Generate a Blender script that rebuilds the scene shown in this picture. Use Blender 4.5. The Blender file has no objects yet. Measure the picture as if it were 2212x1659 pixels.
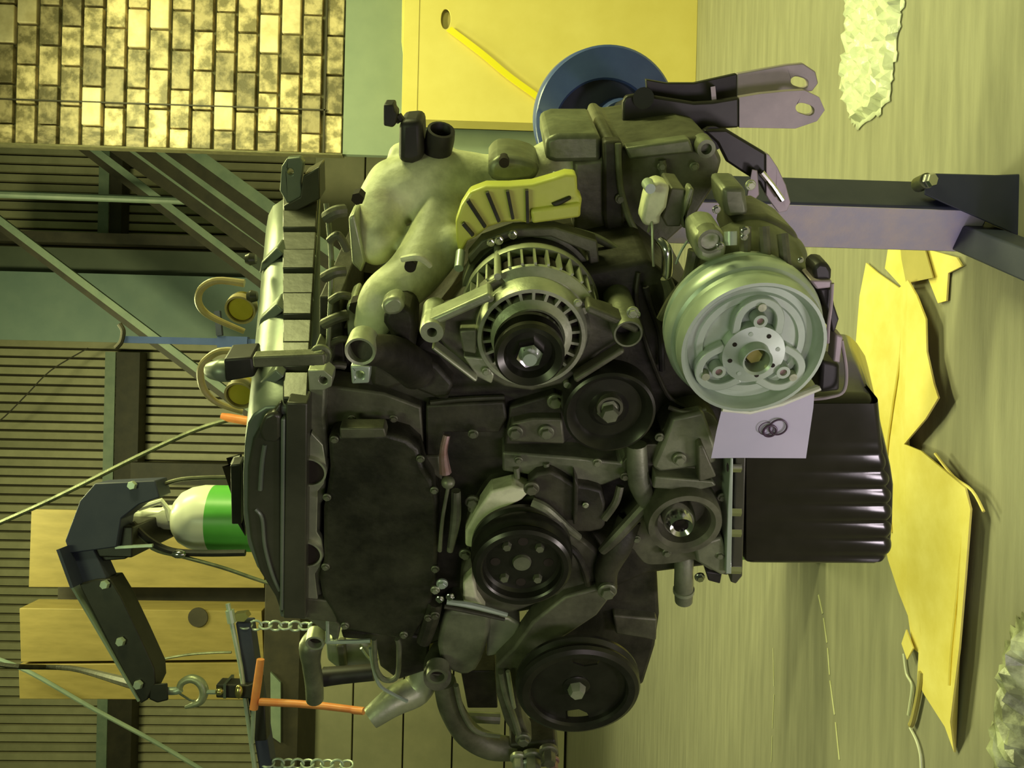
import bpy, math, random
from mathutils import Vector, Matrix
from mathutils.geometry import tessellate_polygon
random.seed(7)
PI = math.pi
scene = bpy.context.scene
COL = scene.collection

# ------------------------------------------------------------------ camera
FPX = 1800.0
H = 0.95
PITCH = math.radians(2.0)
EPS = 0.023
CAM = Vector((0, 0, H))
FW = Vector((0, math.cos(PITCH), -math.sin(PITCH)))
UPV = Vector((0, math.sin(PITCH), math.cos(PITCH)))
RT = Vector((1, 0, 0))
DN = -UPV
CR = DN * math.cos(EPS) + RT * math.sin(EPS)      # image right (the phone was held on its side)
CD = DN * math.sin(EPS) - RT * math.cos(EPS)      # image down
cam_data = bpy.data.cameras.new('camera')
cam = bpy.data.objects.new('camera', cam_data)
COL.objects.link(cam)
m = Matrix.Identity(4)
for i, a in enumerate((CR, -CD, -FW)):
    for j in range(3):
        m[j][i] = a[j]
m.translation = CAM
cam.matrix_world = m
cam_data.sensor_fit = 'HORIZONTAL'
cam_data.sensor_width = 36.0
cam_data.lens = FPX / 2212 * 36.0
cam_data.clip_start = 0.02
cam_data.clip_end = 60
scene.camera = cam

# ------------------------------------------------------------------ world and lights
world = bpy.data.worlds.new('world')
scene.world = world
world.use_nodes = True
bg = world.node_tree.nodes['Background']
bg.inputs[0].default_value = (0.58, 0.78, 0.32, 1)
bg.inputs[1].default_value = 0.07


def area(name, loc, target, size, power, color, size_y=None):
    d = bpy.data.lights.new(name, 'AREA')
    d.shape = 'RECTANGLE'
    d.size = size
    d.size_y = size_y or size
    d.energy = power
    d.color = color
    o = bpy.data.objects.new(name, d)
    COL.objects.link(o)
    o.location = loc
    o.rotation_euler = (Vector(target) - Vector(loc)).to_track_quat('-Z', 'Y').to_euler()
    o['kind'] = 'structure'
    return o


area('overhead_light', (1.55, 2.45, 3.3), (0.7, 2.3, 0.3), 0.3, 80, (0.97, 1.0, 0.40), 1.2)
area('overhead_light', (-0.15, 3.0, 3.5), (0.0, 2.9, 0.3), 0.5, 56, (0.97, 1.0, 0.44), 1.2)  # added overhead fill, softens the hoist's shadow on the floor
area('side_fill', (2.5, 1.0, 2.3), (0.2, 1.2, 1.0), 0.25, 58, (0.95, 1.0, 0.40), 1.0)  # added fill from the right, brightens the manifold and alternator
area('back_fill', (-0.5, 4.2, 5.0), (-1.6, 7.6, 1.4), 0.3, 95, (0.96, 1.0, 0.46), 1.2)  # added fill light for the rear of the hall
area('low_pink_fill', (-0.75, -0.5, 0.35), (0.25, 1.2, 0.6), 0.35, 4.5, (1.0, 0.80, 0.98), 0.8)  # pinkish fill added low at front left, no door there
area('floor_work_lamp', (-0.42, 0.55, 0.10), (0.2, 1.05, 0.55), 0.16, 2.3, (1.0, 0.86, 0.95), 0.16)
area('front_fill', (-0.6, -1.6, 3.2), (0.0, 1.2, 0.8), 0.4, 22, (0.80, 1.0, 0.50), 1.4)  # soft light added behind the camera for the pulley to reflect

vs = scene.view_settings
vs.view_transform = 'Standard'
vs.look = 'None'
vs.exposure = 0.0
vs.gamma = 1.0
vs.use_curve_mapping = False


# ------------------------------------------------------------------ pixel to space
def ray(px, py):
    return FW + CR * ((px - 1106.0) / FPX) + CD * ((py - 829.5) / FPX)


def P(px, py, Y):
    r = ray(px, py)
    return CAM + r * (Y / r.y)


def G(px, py, z=0.0):
    r = ray(px, py)
    return CAM + r * ((z - H) / r.z)


YAW = math.radians(30.0)
EY = Vector((math.sin(YAW), math.cos(YAW), 0))
EX = Vector((math.cos(YAW), -math.sin(YAW), 0))
EZ = Vector((0, 0, 1))
EO = P(1625, 765, 0.85)


def E(px, py, d):
    """point of the engine's own frame seen at px,py on its plane at depth d"""
    r = ray(px, py)
    t = (d - (CAM - EO).dot(EY)) / r.dot(EY)
    q = CAM + r * t - EO
    return Vector((q.dot(EX), q.dot(EY), q.dot(EZ)))


def ER(px, py, d, rpx):
    q = E(px, py, d)
    w = EO + EX * q.x + EY * q.y + EZ * q.z
    return rpx * (w - CAM).dot(FW) / FPX


def EW(q):
    return EO + EX * q.x + EY * q.y + EZ * q.z


# ------------------------------------------------------------------ materials
MATS = {}


def mat(name, c1, c2=None, rough=0.5, metal=0.0, scale=20, bump=0.0, bscale=None, stretch=(1, 1, 1), rand=0.0,
        emit=None, coords='Object', spec=None, contrast=(0.35, 0.7), alpha=None, trans=None):
    mt = bpy.data.materials.new(name)
    mt.use_nodes = True
    nt = mt.node_tree
    b = nt.nodes['Principled BSDF']
    b.inputs['Roughness'].default_value = rough
    b.inputs['Metallic'].default_value = metal
    if spec is not None:
        b.inputs['Specular IOR Level'].default_value = spec
    c2 = c2 or c1
    tc = nt.nodes.new('ShaderNodeTexCoord')
    mp = nt.nodes.new('ShaderNodeMapping')
    mp.inputs['Scale'].default_value = stretch
    nt.links.new(tc.outputs[coords], mp.inputs['Vector'])
    vec = mp.outputs['Vector']
    if rand:
        oi = nt.nodes.new('ShaderNodeObjectInfo')
        ad = nt.nodes.new('ShaderNodeVectorMath')
        ad.operation = 'MULTIPLY_ADD'
        ad.inputs[1].default_value = (37, 53, 71)
        nt.links.new(oi.outputs['Random'], ad.inputs[0])
        nt.links.new(vec, ad.inputs[2])
        vec = ad.outputs[0]
    nz = nt.nodes.new('ShaderNodeTexNoise')
    nz.inputs['Scale'].default_value = scale
    nz.inputs['Detail'].default_value = 5
    nz.inputs['Roughness'].default_value = 0.6
    nt.links.new(vec, nz.inputs['Vector'])
    rp = nt.nodes.new('ShaderNodeMapRange')
    rp.inputs[1].default_value = contrast[0]
    rp.inputs[2].default_value = contrast[1]
    nt.links.new(nz.outputs['Fac'], rp.inputs[0])
    mx = nt.nodes.new('ShaderNodeMix')
    mx.data_type = 'RGBA'
    mx.inputs[6].default_value = (*c1, 1)
    mx.inputs[7].default_value = (*c2, 1)
    nt.links.new(rp.outputs[0], mx.inputs[0])
    out = mx.outputs[2]
    if rand:
        hv = nt.nodes.new('ShaderNodeHueSaturation')
        mr = nt.nodes.new('ShaderNodeMapRange')
        mr.inputs[3].default_value = 1 - rand
        mr.inputs[4].default_value = 1 + rand
        nt.links.new(oi.outputs['Random'], mr.inputs[0])
        nt.links.new(mr.outputs[0], hv.inputs['Value'])
        nt.links.new(out, hv.inputs['Color'])
        out = hv.outputs[0]
    nt.links.new(out, b.inputs['Base Color'])
    if bump:
        n2 = nt.nodes.new('ShaderNodeTexNoise')
        n2.inputs['Scale'].default_value = bscale or scale * 3
        n2.inputs['Detail'].default_value = 4
        nt.links.new(vec, n2.inputs['Vector'])
        bp = nt.nodes.new('ShaderNodeBump')
        bp.inputs['Strength'].default_value = bump
        bp.inputs['Distance'].default_value = 0.002
        nt.links.new(n2.outputs['Fac'], bp.inputs['Height'])
        nt.links.new(bp.outputs[0], b.inputs['Normal'])
    if alpha is not None:
        b.inputs['Alpha'].default_value = alpha
    if trans is not None:
        b.inputs['Transmission Weight'].default_value = trans
    MATS[name] = mt
    return mt


mat('concrete', (0.225, 0.22, 0.165), (0.375, 0.36, 0.265), 0.55, 0, 7, 0.25, 60, (0.4, 4.0, 1), contrast=(0.25, 0.8))
mat('floor_scratch', (0.72, 0.72, 0.45), (0.6, 0.6, 0.3), 0.6)
mat('brick', (0.22, 0.18, 0.09), (0.72, 0.58, 0.34), 0.45, 0, 15, 0.8, 60, rand=0.45, contrast=(0.4, 0.6))
mat('brick_pale', (0.62, 0.50, 0.28), (0.95, 0.80, 0.52), 0.38, 0, 9, 0.6, 45, rand=0.1, contrast=(0.3, 0.6))
mat('mortar', (0.13, 0.12, 0.06), (0.2, 0.18, 0.09), 0.7, 0, 30)
mat('wall_paint', (0.25, 0.31, 0.25), (0.29, 0.35, 0.28), 0.5, 0, 6)
mat('slat', (0.42, 0.39, 0.24), (0.52, 0.48, 0.30), 0.5, 0, 6, rand=0.12)
mat('slat_back', (0.04, 0.035, 0.02), None, 0.9)
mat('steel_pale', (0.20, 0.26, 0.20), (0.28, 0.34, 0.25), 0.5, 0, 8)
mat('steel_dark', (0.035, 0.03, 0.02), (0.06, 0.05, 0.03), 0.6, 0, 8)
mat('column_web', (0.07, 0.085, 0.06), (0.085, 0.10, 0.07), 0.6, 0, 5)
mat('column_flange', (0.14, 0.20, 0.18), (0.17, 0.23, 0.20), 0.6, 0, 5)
mat('panel', (0.55, 0.52, 0.33), (0.66, 0.61, 0.39), 0.6, 0, 4)
mat('plywood', (0.27, 0.205, 0.06), (0.36, 0.27, 0.085), 0.6, 0, 7, stretch=(3, 3, 0.6))
mat('cardboard', (0.80, 0.66, 0.19), (0.86, 0.72, 0.23), 0.55, 0, 5)
mat('cardboard_floor', (0.80, 0.66, 0.16), (0.93, 0.80, 0.28), 0.6, 0, 9, 0.3, 50)
mat('cardboard_inner', (0.42, 0.36, 0.12), (0.5, 0.42, 0.15), 0.8, 0, 9)
mat('yellow_strap', (0.95, 0.82, 0.02), None, 0.4)
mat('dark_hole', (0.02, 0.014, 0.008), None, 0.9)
mat('blue', (0.06, 0.09, 0.27), (0.08, 0.12, 0.32), 0.32, 0, 15, 0.1)
mat('blue_worn_lit', (0.62, 0.58, 0.85), (0.80, 0.68, 0.80), 0.35, 0.1, 16, 0.3, 80)  # worn blue paint, lightened to paint the post's lit face
mat('navy', (0.03, 0.035, 0.075), (0.045, 0.05, 0.09), 0.5, 0, 15)
mat('black_steel', (0.015, 0.014, 0.012), (0.03, 0.028, 0.022), 0.42, 0.1, 15, 0.1)
mat('bare_steel', (0.34, 0.29, 0.31), (0.42, 0.35, 0.37), 0.45, 0.15, 25, 0.1)
mat('rusty_steel', (0.26, 0.15, 0.12), (0.36, 0.26, 0.26), 0.45, 0.4, 30, 0.2)
mat('chrome', (0.7, 0.7, 0.68), None, 0.16, 1.0)
mat('zinc', (0.40, 0.48, 0.39), (0.54, 0.62, 0.51), 0.36, 0.35, 12, 0.05)
mat('alu_bright', (0.44, 0.46, 0.28), (0.84, 0.86, 0.56), 0.5, 0.0, 17, 0.9, 45, contrast=(0.36, 0.64))
mat('alu', (0.34, 0.37, 0.25), (0.50, 0.53, 0.36), 0.42, 0.5, 22, 0.4, 70)
mat('alu_dirty', (0.07, 0.07, 0.045), (0.20, 0.205, 0.13), 0.5, 0.35, 18, 0.6, 50, contrast=(0.3, 0.75))
mat('alu_mid', (0.13, 0.14, 0.09), (0.28, 0.30, 0.19), 0.45, 0.4, 18, 0.5, 50)
mat('casting_dark', (0.022, 0.021, 0.013), (0.07, 0.068, 0.042), 0.55, 0.2, 20, 0.7, 50)
mat('timing_plate', (0.018, 0.018, 0.011), (0.075, 0.075, 0.047), 0.45, 0.3, 16, 0.9, 55)
mat('cover_grey', (0.15, 0.18, 0.14), (0.24, 0.27, 0.21), 0.36, 0.3, 9, 0.15, 40)
mat('cover_dark', (0.05, 0.05, 0.035), (0.09, 0.088, 0.062), 0.35, 0.2, 9, 0.2, 50)
mat('pulley_black', (0.028, 0.028, 0.02), (0.05, 0.05, 0.036), 0.28, 0.5, 20)
mat('pan_black', (0.012, 0.010, 0.009), (0.02, 0.017, 0.015), 0.20, 0.0, 20, 0.12, 25, spec=0.55)
mat('yellow_plastic', (0.62, 0.64, 0.10), (0.74, 0.75, 0.16), 0.35, 0, 14, 0.2)
mat('rubber', (0.014, 0.012, 0.012), (0.03, 0.026, 0.024), 0.5, 0, 30)
mat('hose_tan', (0.36, 0.28, 0.12), (0.52, 0.42, 0.20), 0.4)
mat('amber', (0.42, 0.34, 0.02), (0.55, 0.45, 0.05), 0.3)
mat('orange', (0.78, 0.25, 0.08), (0.85, 0.36, 0.12), 0.35, 0, 20)
mat('cream_paint', (0.74, 0.76, 0.62), (0.78, 0.80, 0.65), 0.3, 0, 10)
mat('green_paint', (0.10, 0.42, 0.06), (0.13, 0.5, 0.08), 0.35, 0, 10)
mat('brass', (0.55, 0.48, 0.2), None, 0.25, 0.9)
mat('tag_film', (0.60, 0.57, 0.72), (0.68, 0.63, 0.78), 0.25, 0, 6, 0.2, 30, alpha=0.8)
mat('bag_film', (0.80, 0.84, 0.66), (0.9, 0.94, 0.76), 0.22, 0, 30, 0.6, 80, alpha=0.72)
mat('bag_dark', (0.20, 0.21, 0.14), (0.62, 0.66, 0.45), 0.3, 0, 22, 0.6, 60, contrast=(0.4, 0.62))
mat('oring', (0.06, 0.03, 0.06), None, 0.4)


# ------------------------------------------------------------------ mesh builder
ROOTS = {}


def resample(pts, n):
    return pts


class MB:
    def __init__(s):
        s.v = []
        s.f = []

    def add(s, vs_, fs):
        k = len(s.v)
        s.v += [Vector(q) for q in vs_]
        s.f += [tuple(i + k for i in f) for f in fs]
        return s

    def frame(s, o, ax, ay, az, sx, sy, sz):
        """box centred at o, half sizes along three axes"""
        vs_ = []
        for i in (-1, 1):
            for j in (-1, 1):
                for k in (-1, 1):
                    vs_.append(o + ax * (sx * i) + ay * (sy * j) + az * (sz * k))
        return s.add(vs_, [(0, 1, 3, 2), (4, 6, 7, 5), (0, 4, 5, 1), (2, 3, 7, 6), (0, 2, 6, 4), (1, 5, 7, 3)])

    def box(s, a, b):
        a = Vector(a)
        b = Vector(b)
        c = (a + b) / 2
        h = (b - a) / 2
        return s.frame(c, Vector((1, 0, 0)), Vector((0, 1, 0)), Vector((0, 0, 1)), abs(h.x), abs(h.y), abs(h.z))

    def beam(s, a, b, w, t, up=Vector((0, -1, 0))):
        a = Vector(a)
        b = Vector(b)
        d = (b - a)
        ln = d.length
        d.normalize()
        sd = d.cross(up).normalized()
        u = sd.cross(d).normalized()
        return s.frame((a + b) / 2, d, sd, u, ln / 2, w / 2, t / 2)

    def loft(s, rings, cap=True, closed=True):
        n = len(rings[0])
        vs_ = [p for r in rings for p in r]
        fs = []
        for i in range(len(rings) - 1):
            for j in range(n if closed else n - 1):
                a = i * n + j
                b = i * n + (j + 1) % n
                fs.append((a, b, b + n, a + n))
        if cap:
            fs.append(tuple(range(n - 1, -1, -1)))
            fs.append(tuple((len(rings) - 1) * n + j for j in range(n)))
        return s.add(vs_, fs)

    def prism(s, poly, y0, y1, holes=None, taper=None):
        """poly: (x,z) list, extruded along y"""
        if not holes:
            b = poly
            if taper:
                cx = sum(p[0] for p in poly) / len(poly)
                cz = sum(p[1] for p in poly) / len(poly)
                b = [(cx + (p[0] - cx) * taper, cz + (p[1] - cz) * taper) for p in poly]
            return s.loft([[Vector((x, y0, z)) for x, z in poly], [Vector((x, y1, z)) for x, z in b]])
        loops = [poly] + holes
        flat = [p for l in loops for p in l]
        tris = tessellate_polygon([[Vector((x, z, 0)) for x, z in l] for l in loops])
        n = len(flat)
        vs_ = [Vector((x, y0, z)) for x, z in flat] + [Vector((x, y1, z)) for x, z in flat]
        fs = [tuple(t) for t in tris] + [tuple(i + n for i in reversed(t)) for t in tris]
        k = 0
        for l in loops:
            for i in range(len(l)):
                a = k + i
                b = k + (i + 1) % len(l)
                fs.append((a, b, b + n, a + n))
            k += len(l)
        return s.add(vs_, fs)

    def lathe(s, c, prof, n=48, axis=Vector((0, 1, 0)), a0=0):
        """prof: (radius, distance along axis) list"""
        axis = Vector(axis).normalized()
        c = Vector(c)
        u = axis.orthogonal().normalized()
        w = axis.cross(u)
        rings = []
        for r, y in prof:
            r = max(r, 1e-5)
            rings.append([c + axis * y + (u * math.cos(a0 + 2 * PI * i / n) + w * math.sin(a0 + 2 * PI * i / n)) * r
                          for i in range(n)])
        closed_prof = prof[0] == prof[-1]
        return s.loft(rings, cap=not closed_prof)

    def tube(s, pts, r, n=10, cap=True, closed=False):
        pts = [Vector(p) for p in pts]
        m_ = len(pts)
        rs = r if isinstance(r, (list, tuple)) else [r] * m_
        rings = []
        t0 = None
        u = None
        for i in range(m_):
            if closed:
                t = (pts[(i + 1) % m_] - pts[i - 1]).normalized()
            else:
                t = (pts[min(i + 1, m_ - 1)] - pts[max(i - 1, 0)]).normalized()
            if u is None:
                u = t.orthogonal().normalized()
            else:
                u = (u - t * u.dot(t)).normalized()
            w = t.cross(u)
            rings.append([pts[i] + (u * math.cos(2 * PI * k / n) + w * math.sin(2 * PI * k / n)) * rs[i] for k in range(n)])
        if closed:
            rings.append(rings[0])
            return s.loft(rings, cap=False)
        return s.loft(rings, cap=cap)

    def ball(s, c, r, n=14, sc=(1, 1, 1)):
        c = Vector(c)
        rings = []
        for i in range(n // 2 + 1):
            a = PI * i / (n // 2)
            rr = max(math.sin(a), 0.001)
            rings.append([c + Vector((rr * math.cos(2 * PI * k / n) * r * sc[0], rr * math.sin(2 * PI * k / n) * r * sc[1],
                                      math.cos(a) * r * sc[2])) for k in range(n)])
        return s.loft(rings)

    def build(s, name, material, parent=None, bevel=0.0, smooth=35, seg=2, voxel=0.0, relax=0, space='W', solid=0.0):
        me = bpy.data.meshes.new(name)
        vs_ = s.v
        root = parent
        while root is not None and root.parent is not None:
            root = root.parent
        if space == 'W' and root is not None:
            mi = ROOTS.get(root.name, Matrix.Identity(4)).inverted()
            vs_ = [mi @ q for q in vs_]
        me.from_pydata([tuple(q) for q in vs_], [], s.f)
        me.validate()
        me.update()
        import bmesh
        bm = bmesh.new()
        bm.from_mesh(me)
        bmesh.ops.recalc_face_normals(bm, faces=bm.faces)
        bm.to_mesh(me)
        bm.free()
        me.materials.append(MATS[material])
        me.shade_smooth()
        me.set_sharp_from_angle(angle=math.radians(smooth))
        o = bpy.data.objects.new(name, me)
        COL.objects.link(o)
        if parent is not None:
            o.parent = parent
        if solid:
            md = o.modifiers.new('solid', 'SOLIDIFY')
            md.thickness = solid
            md.offset = 0
        if voxel:
            md = o.modifiers.new('remesh', 'REMESH')
            md.mode = 'VOXEL'
            md.voxel_size = voxel
            md.use_smooth_shade = True
            if relax:
                md = o.modifiers.new('relax', 'SMOOTH')
                md.factor = 0.5
                md.iterations = relax
        elif bevel:
            md = o.modifiers.new('bevel', 'BEVEL')
            md.width = bevel
            md.segments = seg
            md.limit_method = 'ANGLE'
            md.angle_limit = math.radians(35)
        return o


def thing(name, label, cat, loc=(0, 0, 0), rotz=0.0, group=None):
    o = bpy.data.objects.new(name, None)
    o.empty_display_size = 0.1
    COL.objects.link(o)
    o.location = loc
    o.rotation_euler = (0, 0, rotz)
    ROOTS[o.name] = Matrix.Translation(Vector(loc)) @ Matrix.Rotation(rotz, 4, 'Z')
    tag(o, label, cat, group)
    return o


def tag(o, label, cat, group=None):
    o['label'] = label
    o['category'] = cat
    if group:
        o['group'] = group
    return o


def struct(o):
    o['kind'] = 'structure'
    return o


def smooth_path(pts, sub=6):
    """Catmull-Rom through points"""
    pts = [Vector(p) for p in pts]
    out = []
    n = len(pts)
    for i in range(n - 1):
        p0 = pts[max(i - 1, 0)]
        p1 = pts[i]
        p2 = pts[i + 1]
        p3 = pts[min(i + 2, n - 1)]
        for k in range(sub):
            t = k / sub
            out.append(0.5 * ((2 * p1) + (-p0 + p2) * t + (2 * p0 - 5 * p1 + 4 * p2 - p3) * t * t +
                              (-p0 + 3 * p1 - 3 * p2 + p3) * t ** 3))
    out.append(pts[-1])
    return out


def smooth_loop(pts, sub=5):
    n = len(pts)
    out = []
    for i in range(n):
        p0, p1, p2, p3 = (Vector(pts[(i + k) % n]) for k in (-1, 0, 1, 2))
        for k in range(sub):
            t = k / sub
            out.append(0.5 * ((2 * p1) + (-p0 + p2) * t + (2 * p0 - 5 * p1 + 4 * p2 - p3) * t * t +
                              (-p0 + 3 * p1 - 3 * p2 + p3) * t ** 3))
    return out


def lerp_list(vals, n):
    out = []
    m_ = len(vals) - 1
    for i in range(n):
        t = i / (n - 1) * m_
        k = min(int(t), m_ - 1)
        out.append(vals[k] + (vals[k + 1] - vals[k]) * (t - k))
    return out


# ================================================================== THE SETTING
def share(name, src_mesh, parent, loc, rot=(0, 0, 0), scale=(1, 1, 1)):
    o = bpy.data.objects.new(name, src_mesh)
    COL.objects.link(o)
    o.parent = parent
    o.location = loc
    o.rotation_euler = rot
    o.scale = scale
    return o


fl = MB().box((-9, -3, -0.12), (9, 11, 0)).build('floor', 'concrete')
struct(fl)
# pale scratches left on the floor coating
for pts, w in ((((1768, 1285), (1779, 1335), (1788, 1400), (1793, 1470), (1805, 1560), (1815, 1659)), 0.006),
               (((1670, 1400), (1672, 1500), (1668, 1590), (1666, 1659)), 0.003)):
    q = [G(a, b, 0.0012) for a, b in pts]
    mb = MB()
    for a, b in zip(q[:-1], q[1:]):
        if (a - b).length > 0:
            mb.beam(a, a + (b - a) * 0.82, w, 0.0016, Vector((0, 0, 1)))
    mb.build('floor_scratch', 'floor_scratch', fl, space='W')

# right wall: smooth lower wall with brick-patterned cladding above it
YW = 3.98
xl = P(740, 333, YW).x
zb = P(740, 333, YW).z
wr = MB().box((xl + 0.0, YW, 0), (xl + 3.2, YW + 0.04, zb)).build('wall_right', 'wall_paint')
struct(wr)
MB().box((xl + 0.0, YW + 0.03, zb), (xl + 3.2, YW + 0.045, zb + 2.6)).build('cladding_sheet', 'mortar', wr)
BH = P(0, 100, YW).z - P(48.2, 100, YW).z
BL = abs(P(300, 0, YW).x - P(300, 86, YW).x)
mbk = MB()
mbk.frame(Vector((0, 0, 0)), Vector((1, 0, 0)), Vector((0, 1, 0)), Vector((0, 0, 1)), BL * 0.472, 0.016, BH * 0.42)
brick_src = mbk.build('brick', 'brick', wr, bevel=0.003)
bm2 = MB()
bm2.frame(Vector((0, 0, 0)), Vector((1, 0, 0)), Vector((0, 1, 0)), Vector((0, 0, 1)), BL * 0.472, 0.018, BH * 0.43)
brick_src2 = bm2.build('brick', 'brick_pale', wr, bevel=0.005)
first = {0: True, 1: True}
wallx = xl
for r in range(24):
    z = zb + BH * (r + 0.5)
    off = (0.0, 0.5, 0.0, 0.5)[r % 4] * BL
    for c in range(11):
        x0 = wallx + off + (c - 1) * BL
        x1 = x0 + BL
        x0c = max(x0, wallx)
        if x1 - x0c < 0.04:
            continue
        kind = 1 if (r * 7 + c * 5 + (r * c) % 3) % 6 == 0 else 0
        src = (brick_src, brick_src2)[kind]
        cx = (x0c + x1) / 2
        sc = (x1 - x0c) / BL
        loc = (cx, YW + 0.022 - random.uniform(0, 0.008), z)
        if first[kind]:
            src.location = loc
            src.scale = (sc, 1, 1)
            first[kind] = False
        else:
            b = src.copy()
            COL.objects.link(b)
            b.location = loc
            b.scale = (sc, 1, 1)
# thin cover seams of the cladding
sx = P(300, 224, YW).x
MB().box((sx - 0.003, YW - 0.004, zb + 0.08), (sx + 0.003, YW + 0.02, zb + 2.6)).build('cladding_seam', 'steel_dark', wr)
sz = P(702, 200, YW).z
MB().box((xl, YW - 0.004, sz - 0.004), (xl + 3.2, YW + 0.02, sz + 0.004)).build('cladding_seam', 'steel_dark', wr)
MB().box((xl - 0.008, YW - 0.012, zb - 0.0), (xl, YW + 0.046, zb + 2.6)).build('corner_strip', 'mortar', wr)

# back wall: ribbed sheet on steel girts, boarded below
YB = 8.6
zt = P(-60, 800, YB).z
zlow = P(655, 1500, YB).z
x0b, x1b = P(300, 1900, YB).x, P(300, 0, YB).x + 1.5
wb = MB().box((x0b, YB + 0.02, 0), (x1b, YB + 0.14, zt + 0.5)).build('wall_back', 'slat_back')
struct(wb)
pitch = (P(300, 800, YB).x - P(300, 1200, YB).x) / 20.3
sl = MB()
sl.loft([[Vector((-pitch * .42, 0.03, z)), Vector((-pitch * .36, -0.02, z)), Vector((pitch * .36, -0.02, z)),
          Vector((pitch * .42, 0.03, z))] for z in (0, zt - zlow + 0.3)])
slat = sl.build('slat', 'slat', wb)
n = int((P(300, 250, YB).x - x0b) / pitch) + 1
for i in range(n):
    x = x0b + pitch * (i + 0.5)
    if i == 0:
        slat.location = (x, YB, zlow)
    else:
        s2 = slat.copy()
        COL.objects.link(s2)
        s2.location = (x, YB - random.uniform(0, 0.006), zlow)
# lower boards
zs = [zlow, P(762, 1600, YB).z, P(871, 1600, YB).z, P(977, 1600, YB).z, P(1090, 1600, YB).z, 0.02]
for a, b in zip(zs[:-1], zs[1:]):
    MB().box((x0b, YB - 0.05, b + 0.008), (x1b - 1, YB + 0.02, a - 0.008)).build('board', 'panel', wb, bevel=0.004)


def girt(px, w_light, w_dark, y0, y1, name='trim_1'):
    a = P(px, y0, YB - 0.12)
    b = P(px, y1, YB - 0.12)
    zA, zB, zC = a.z, P(px + w_light, y0, YB - 0.12).z, P(px + w_light + w_dark, y0, YB - 0.12).z
    o = MB().box((a.x, YB - 0.24, zB), (b.x, YB - 0.22, zA)).build(name, 'steel_pale')
    struct(o)
    MB().box((a.x, YB - 0.22, zC), (b.x, YB - 0.04, zB - 0.001)).build('girt_web', 'steel_dark', o)  # web coloured dark to paint the shadow under the flange
    return o


girt(213, 22, 50, 1900, 760, 'trim_1')
girt(222, 22, 26, 530, -200, 'trim_2')
girt(604, 1, 50, 1900, 760, 'trim_3')
# dark upright and wide H column
YC = 7.4
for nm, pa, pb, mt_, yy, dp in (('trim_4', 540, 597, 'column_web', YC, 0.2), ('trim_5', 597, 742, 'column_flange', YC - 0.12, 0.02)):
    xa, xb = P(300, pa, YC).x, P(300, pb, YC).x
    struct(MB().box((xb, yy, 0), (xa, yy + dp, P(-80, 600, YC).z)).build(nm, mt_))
xa = P(300, 527, YC).x
struct(MB().box((xa - 0.02, YC - 0.1, 0), (xa + 0.07, YC + 0.3, P(-80, 600, YC).z)).build('trim_6', 'steel_dark'))
xa = P(300, 1012, YC).x
struct(MB().box((xa - 0.2, YC + 0.5, 0), (xa + 0.0, YC + 0.6, P(230, 1020, YC).z)).build('trim_7', 'steel_dark'))

# ------------------------------------------------------------------ steel braces and pipes of the hall
def brace(name, label, cat, a, b, Y, wpx, light, dark=None, group=None, ya=None, ext=0.9):
    A = P(a[0], a[1], ya or Y)
    B = P(b[0], b[1], Y)
    B = B + (B - A) * ext
    A = A - (B - A) * 0.25
    t = thing(name, label, cat, tuple(B), group=group)
    w = wpx * Y / FPX
    MB().beam(A, B, w * 0.55, w * 0.5).build('flange', light, t)
    if dark:
        d = (B - A).normalized()
        sd = d.cross(Vector((0, -1, 0))).normalized()
        off = sd * (w * 0.55) + Vector((0, 0.06, 0))
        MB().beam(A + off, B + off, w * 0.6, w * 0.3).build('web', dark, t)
    return t


brace('roof_brace', 'thin diagonal steel angle furthest from the brick cladding edge, crossing the pale column', 'brace', (-30, 452), (540, 882), 6.6, 26, 'steel_pale', 'steel_dark', ext=0.3)
brace('roof_brace', 'thin diagonal steel angle crossing the slim upright tube', 'brace', (180, 305), (600, 625), 6.4, 26, 'steel_pale', 'steel_dark')
brace('roof_beam', 'wide pale diagonal channel, lower of the three beside the brick edge', 'beam', (262, 300), (640, 570), 6.0, 42, 'steel_pale', 'steel_dark')
brace('roof_beam', 'wide pale diagonal channel, middle of the three beside the brick edge', 'beam', (318, 300), (650, 545), 5.9, 44, 'steel_pale', 'steel_dark')
brace('roof_beam', 'wide pale diagonal channel, nearest the engine of the three beside the brick edge', 'beam', (372, 295), (670, 510), 5.8, 44, 'steel_pale', 'steel_dark')
ut = MB().tube([P(-40, 418, 6.2), P(455, 436, 6.2)], 0.028, 10).build('upright_tube', 'steel_pale')
tag(ut, 'slim pale upright steel tube in front of ribbed wall beside brick edge', 'pipe')
ut['kind'] = 'structure'
YH_ = 2.2
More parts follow.
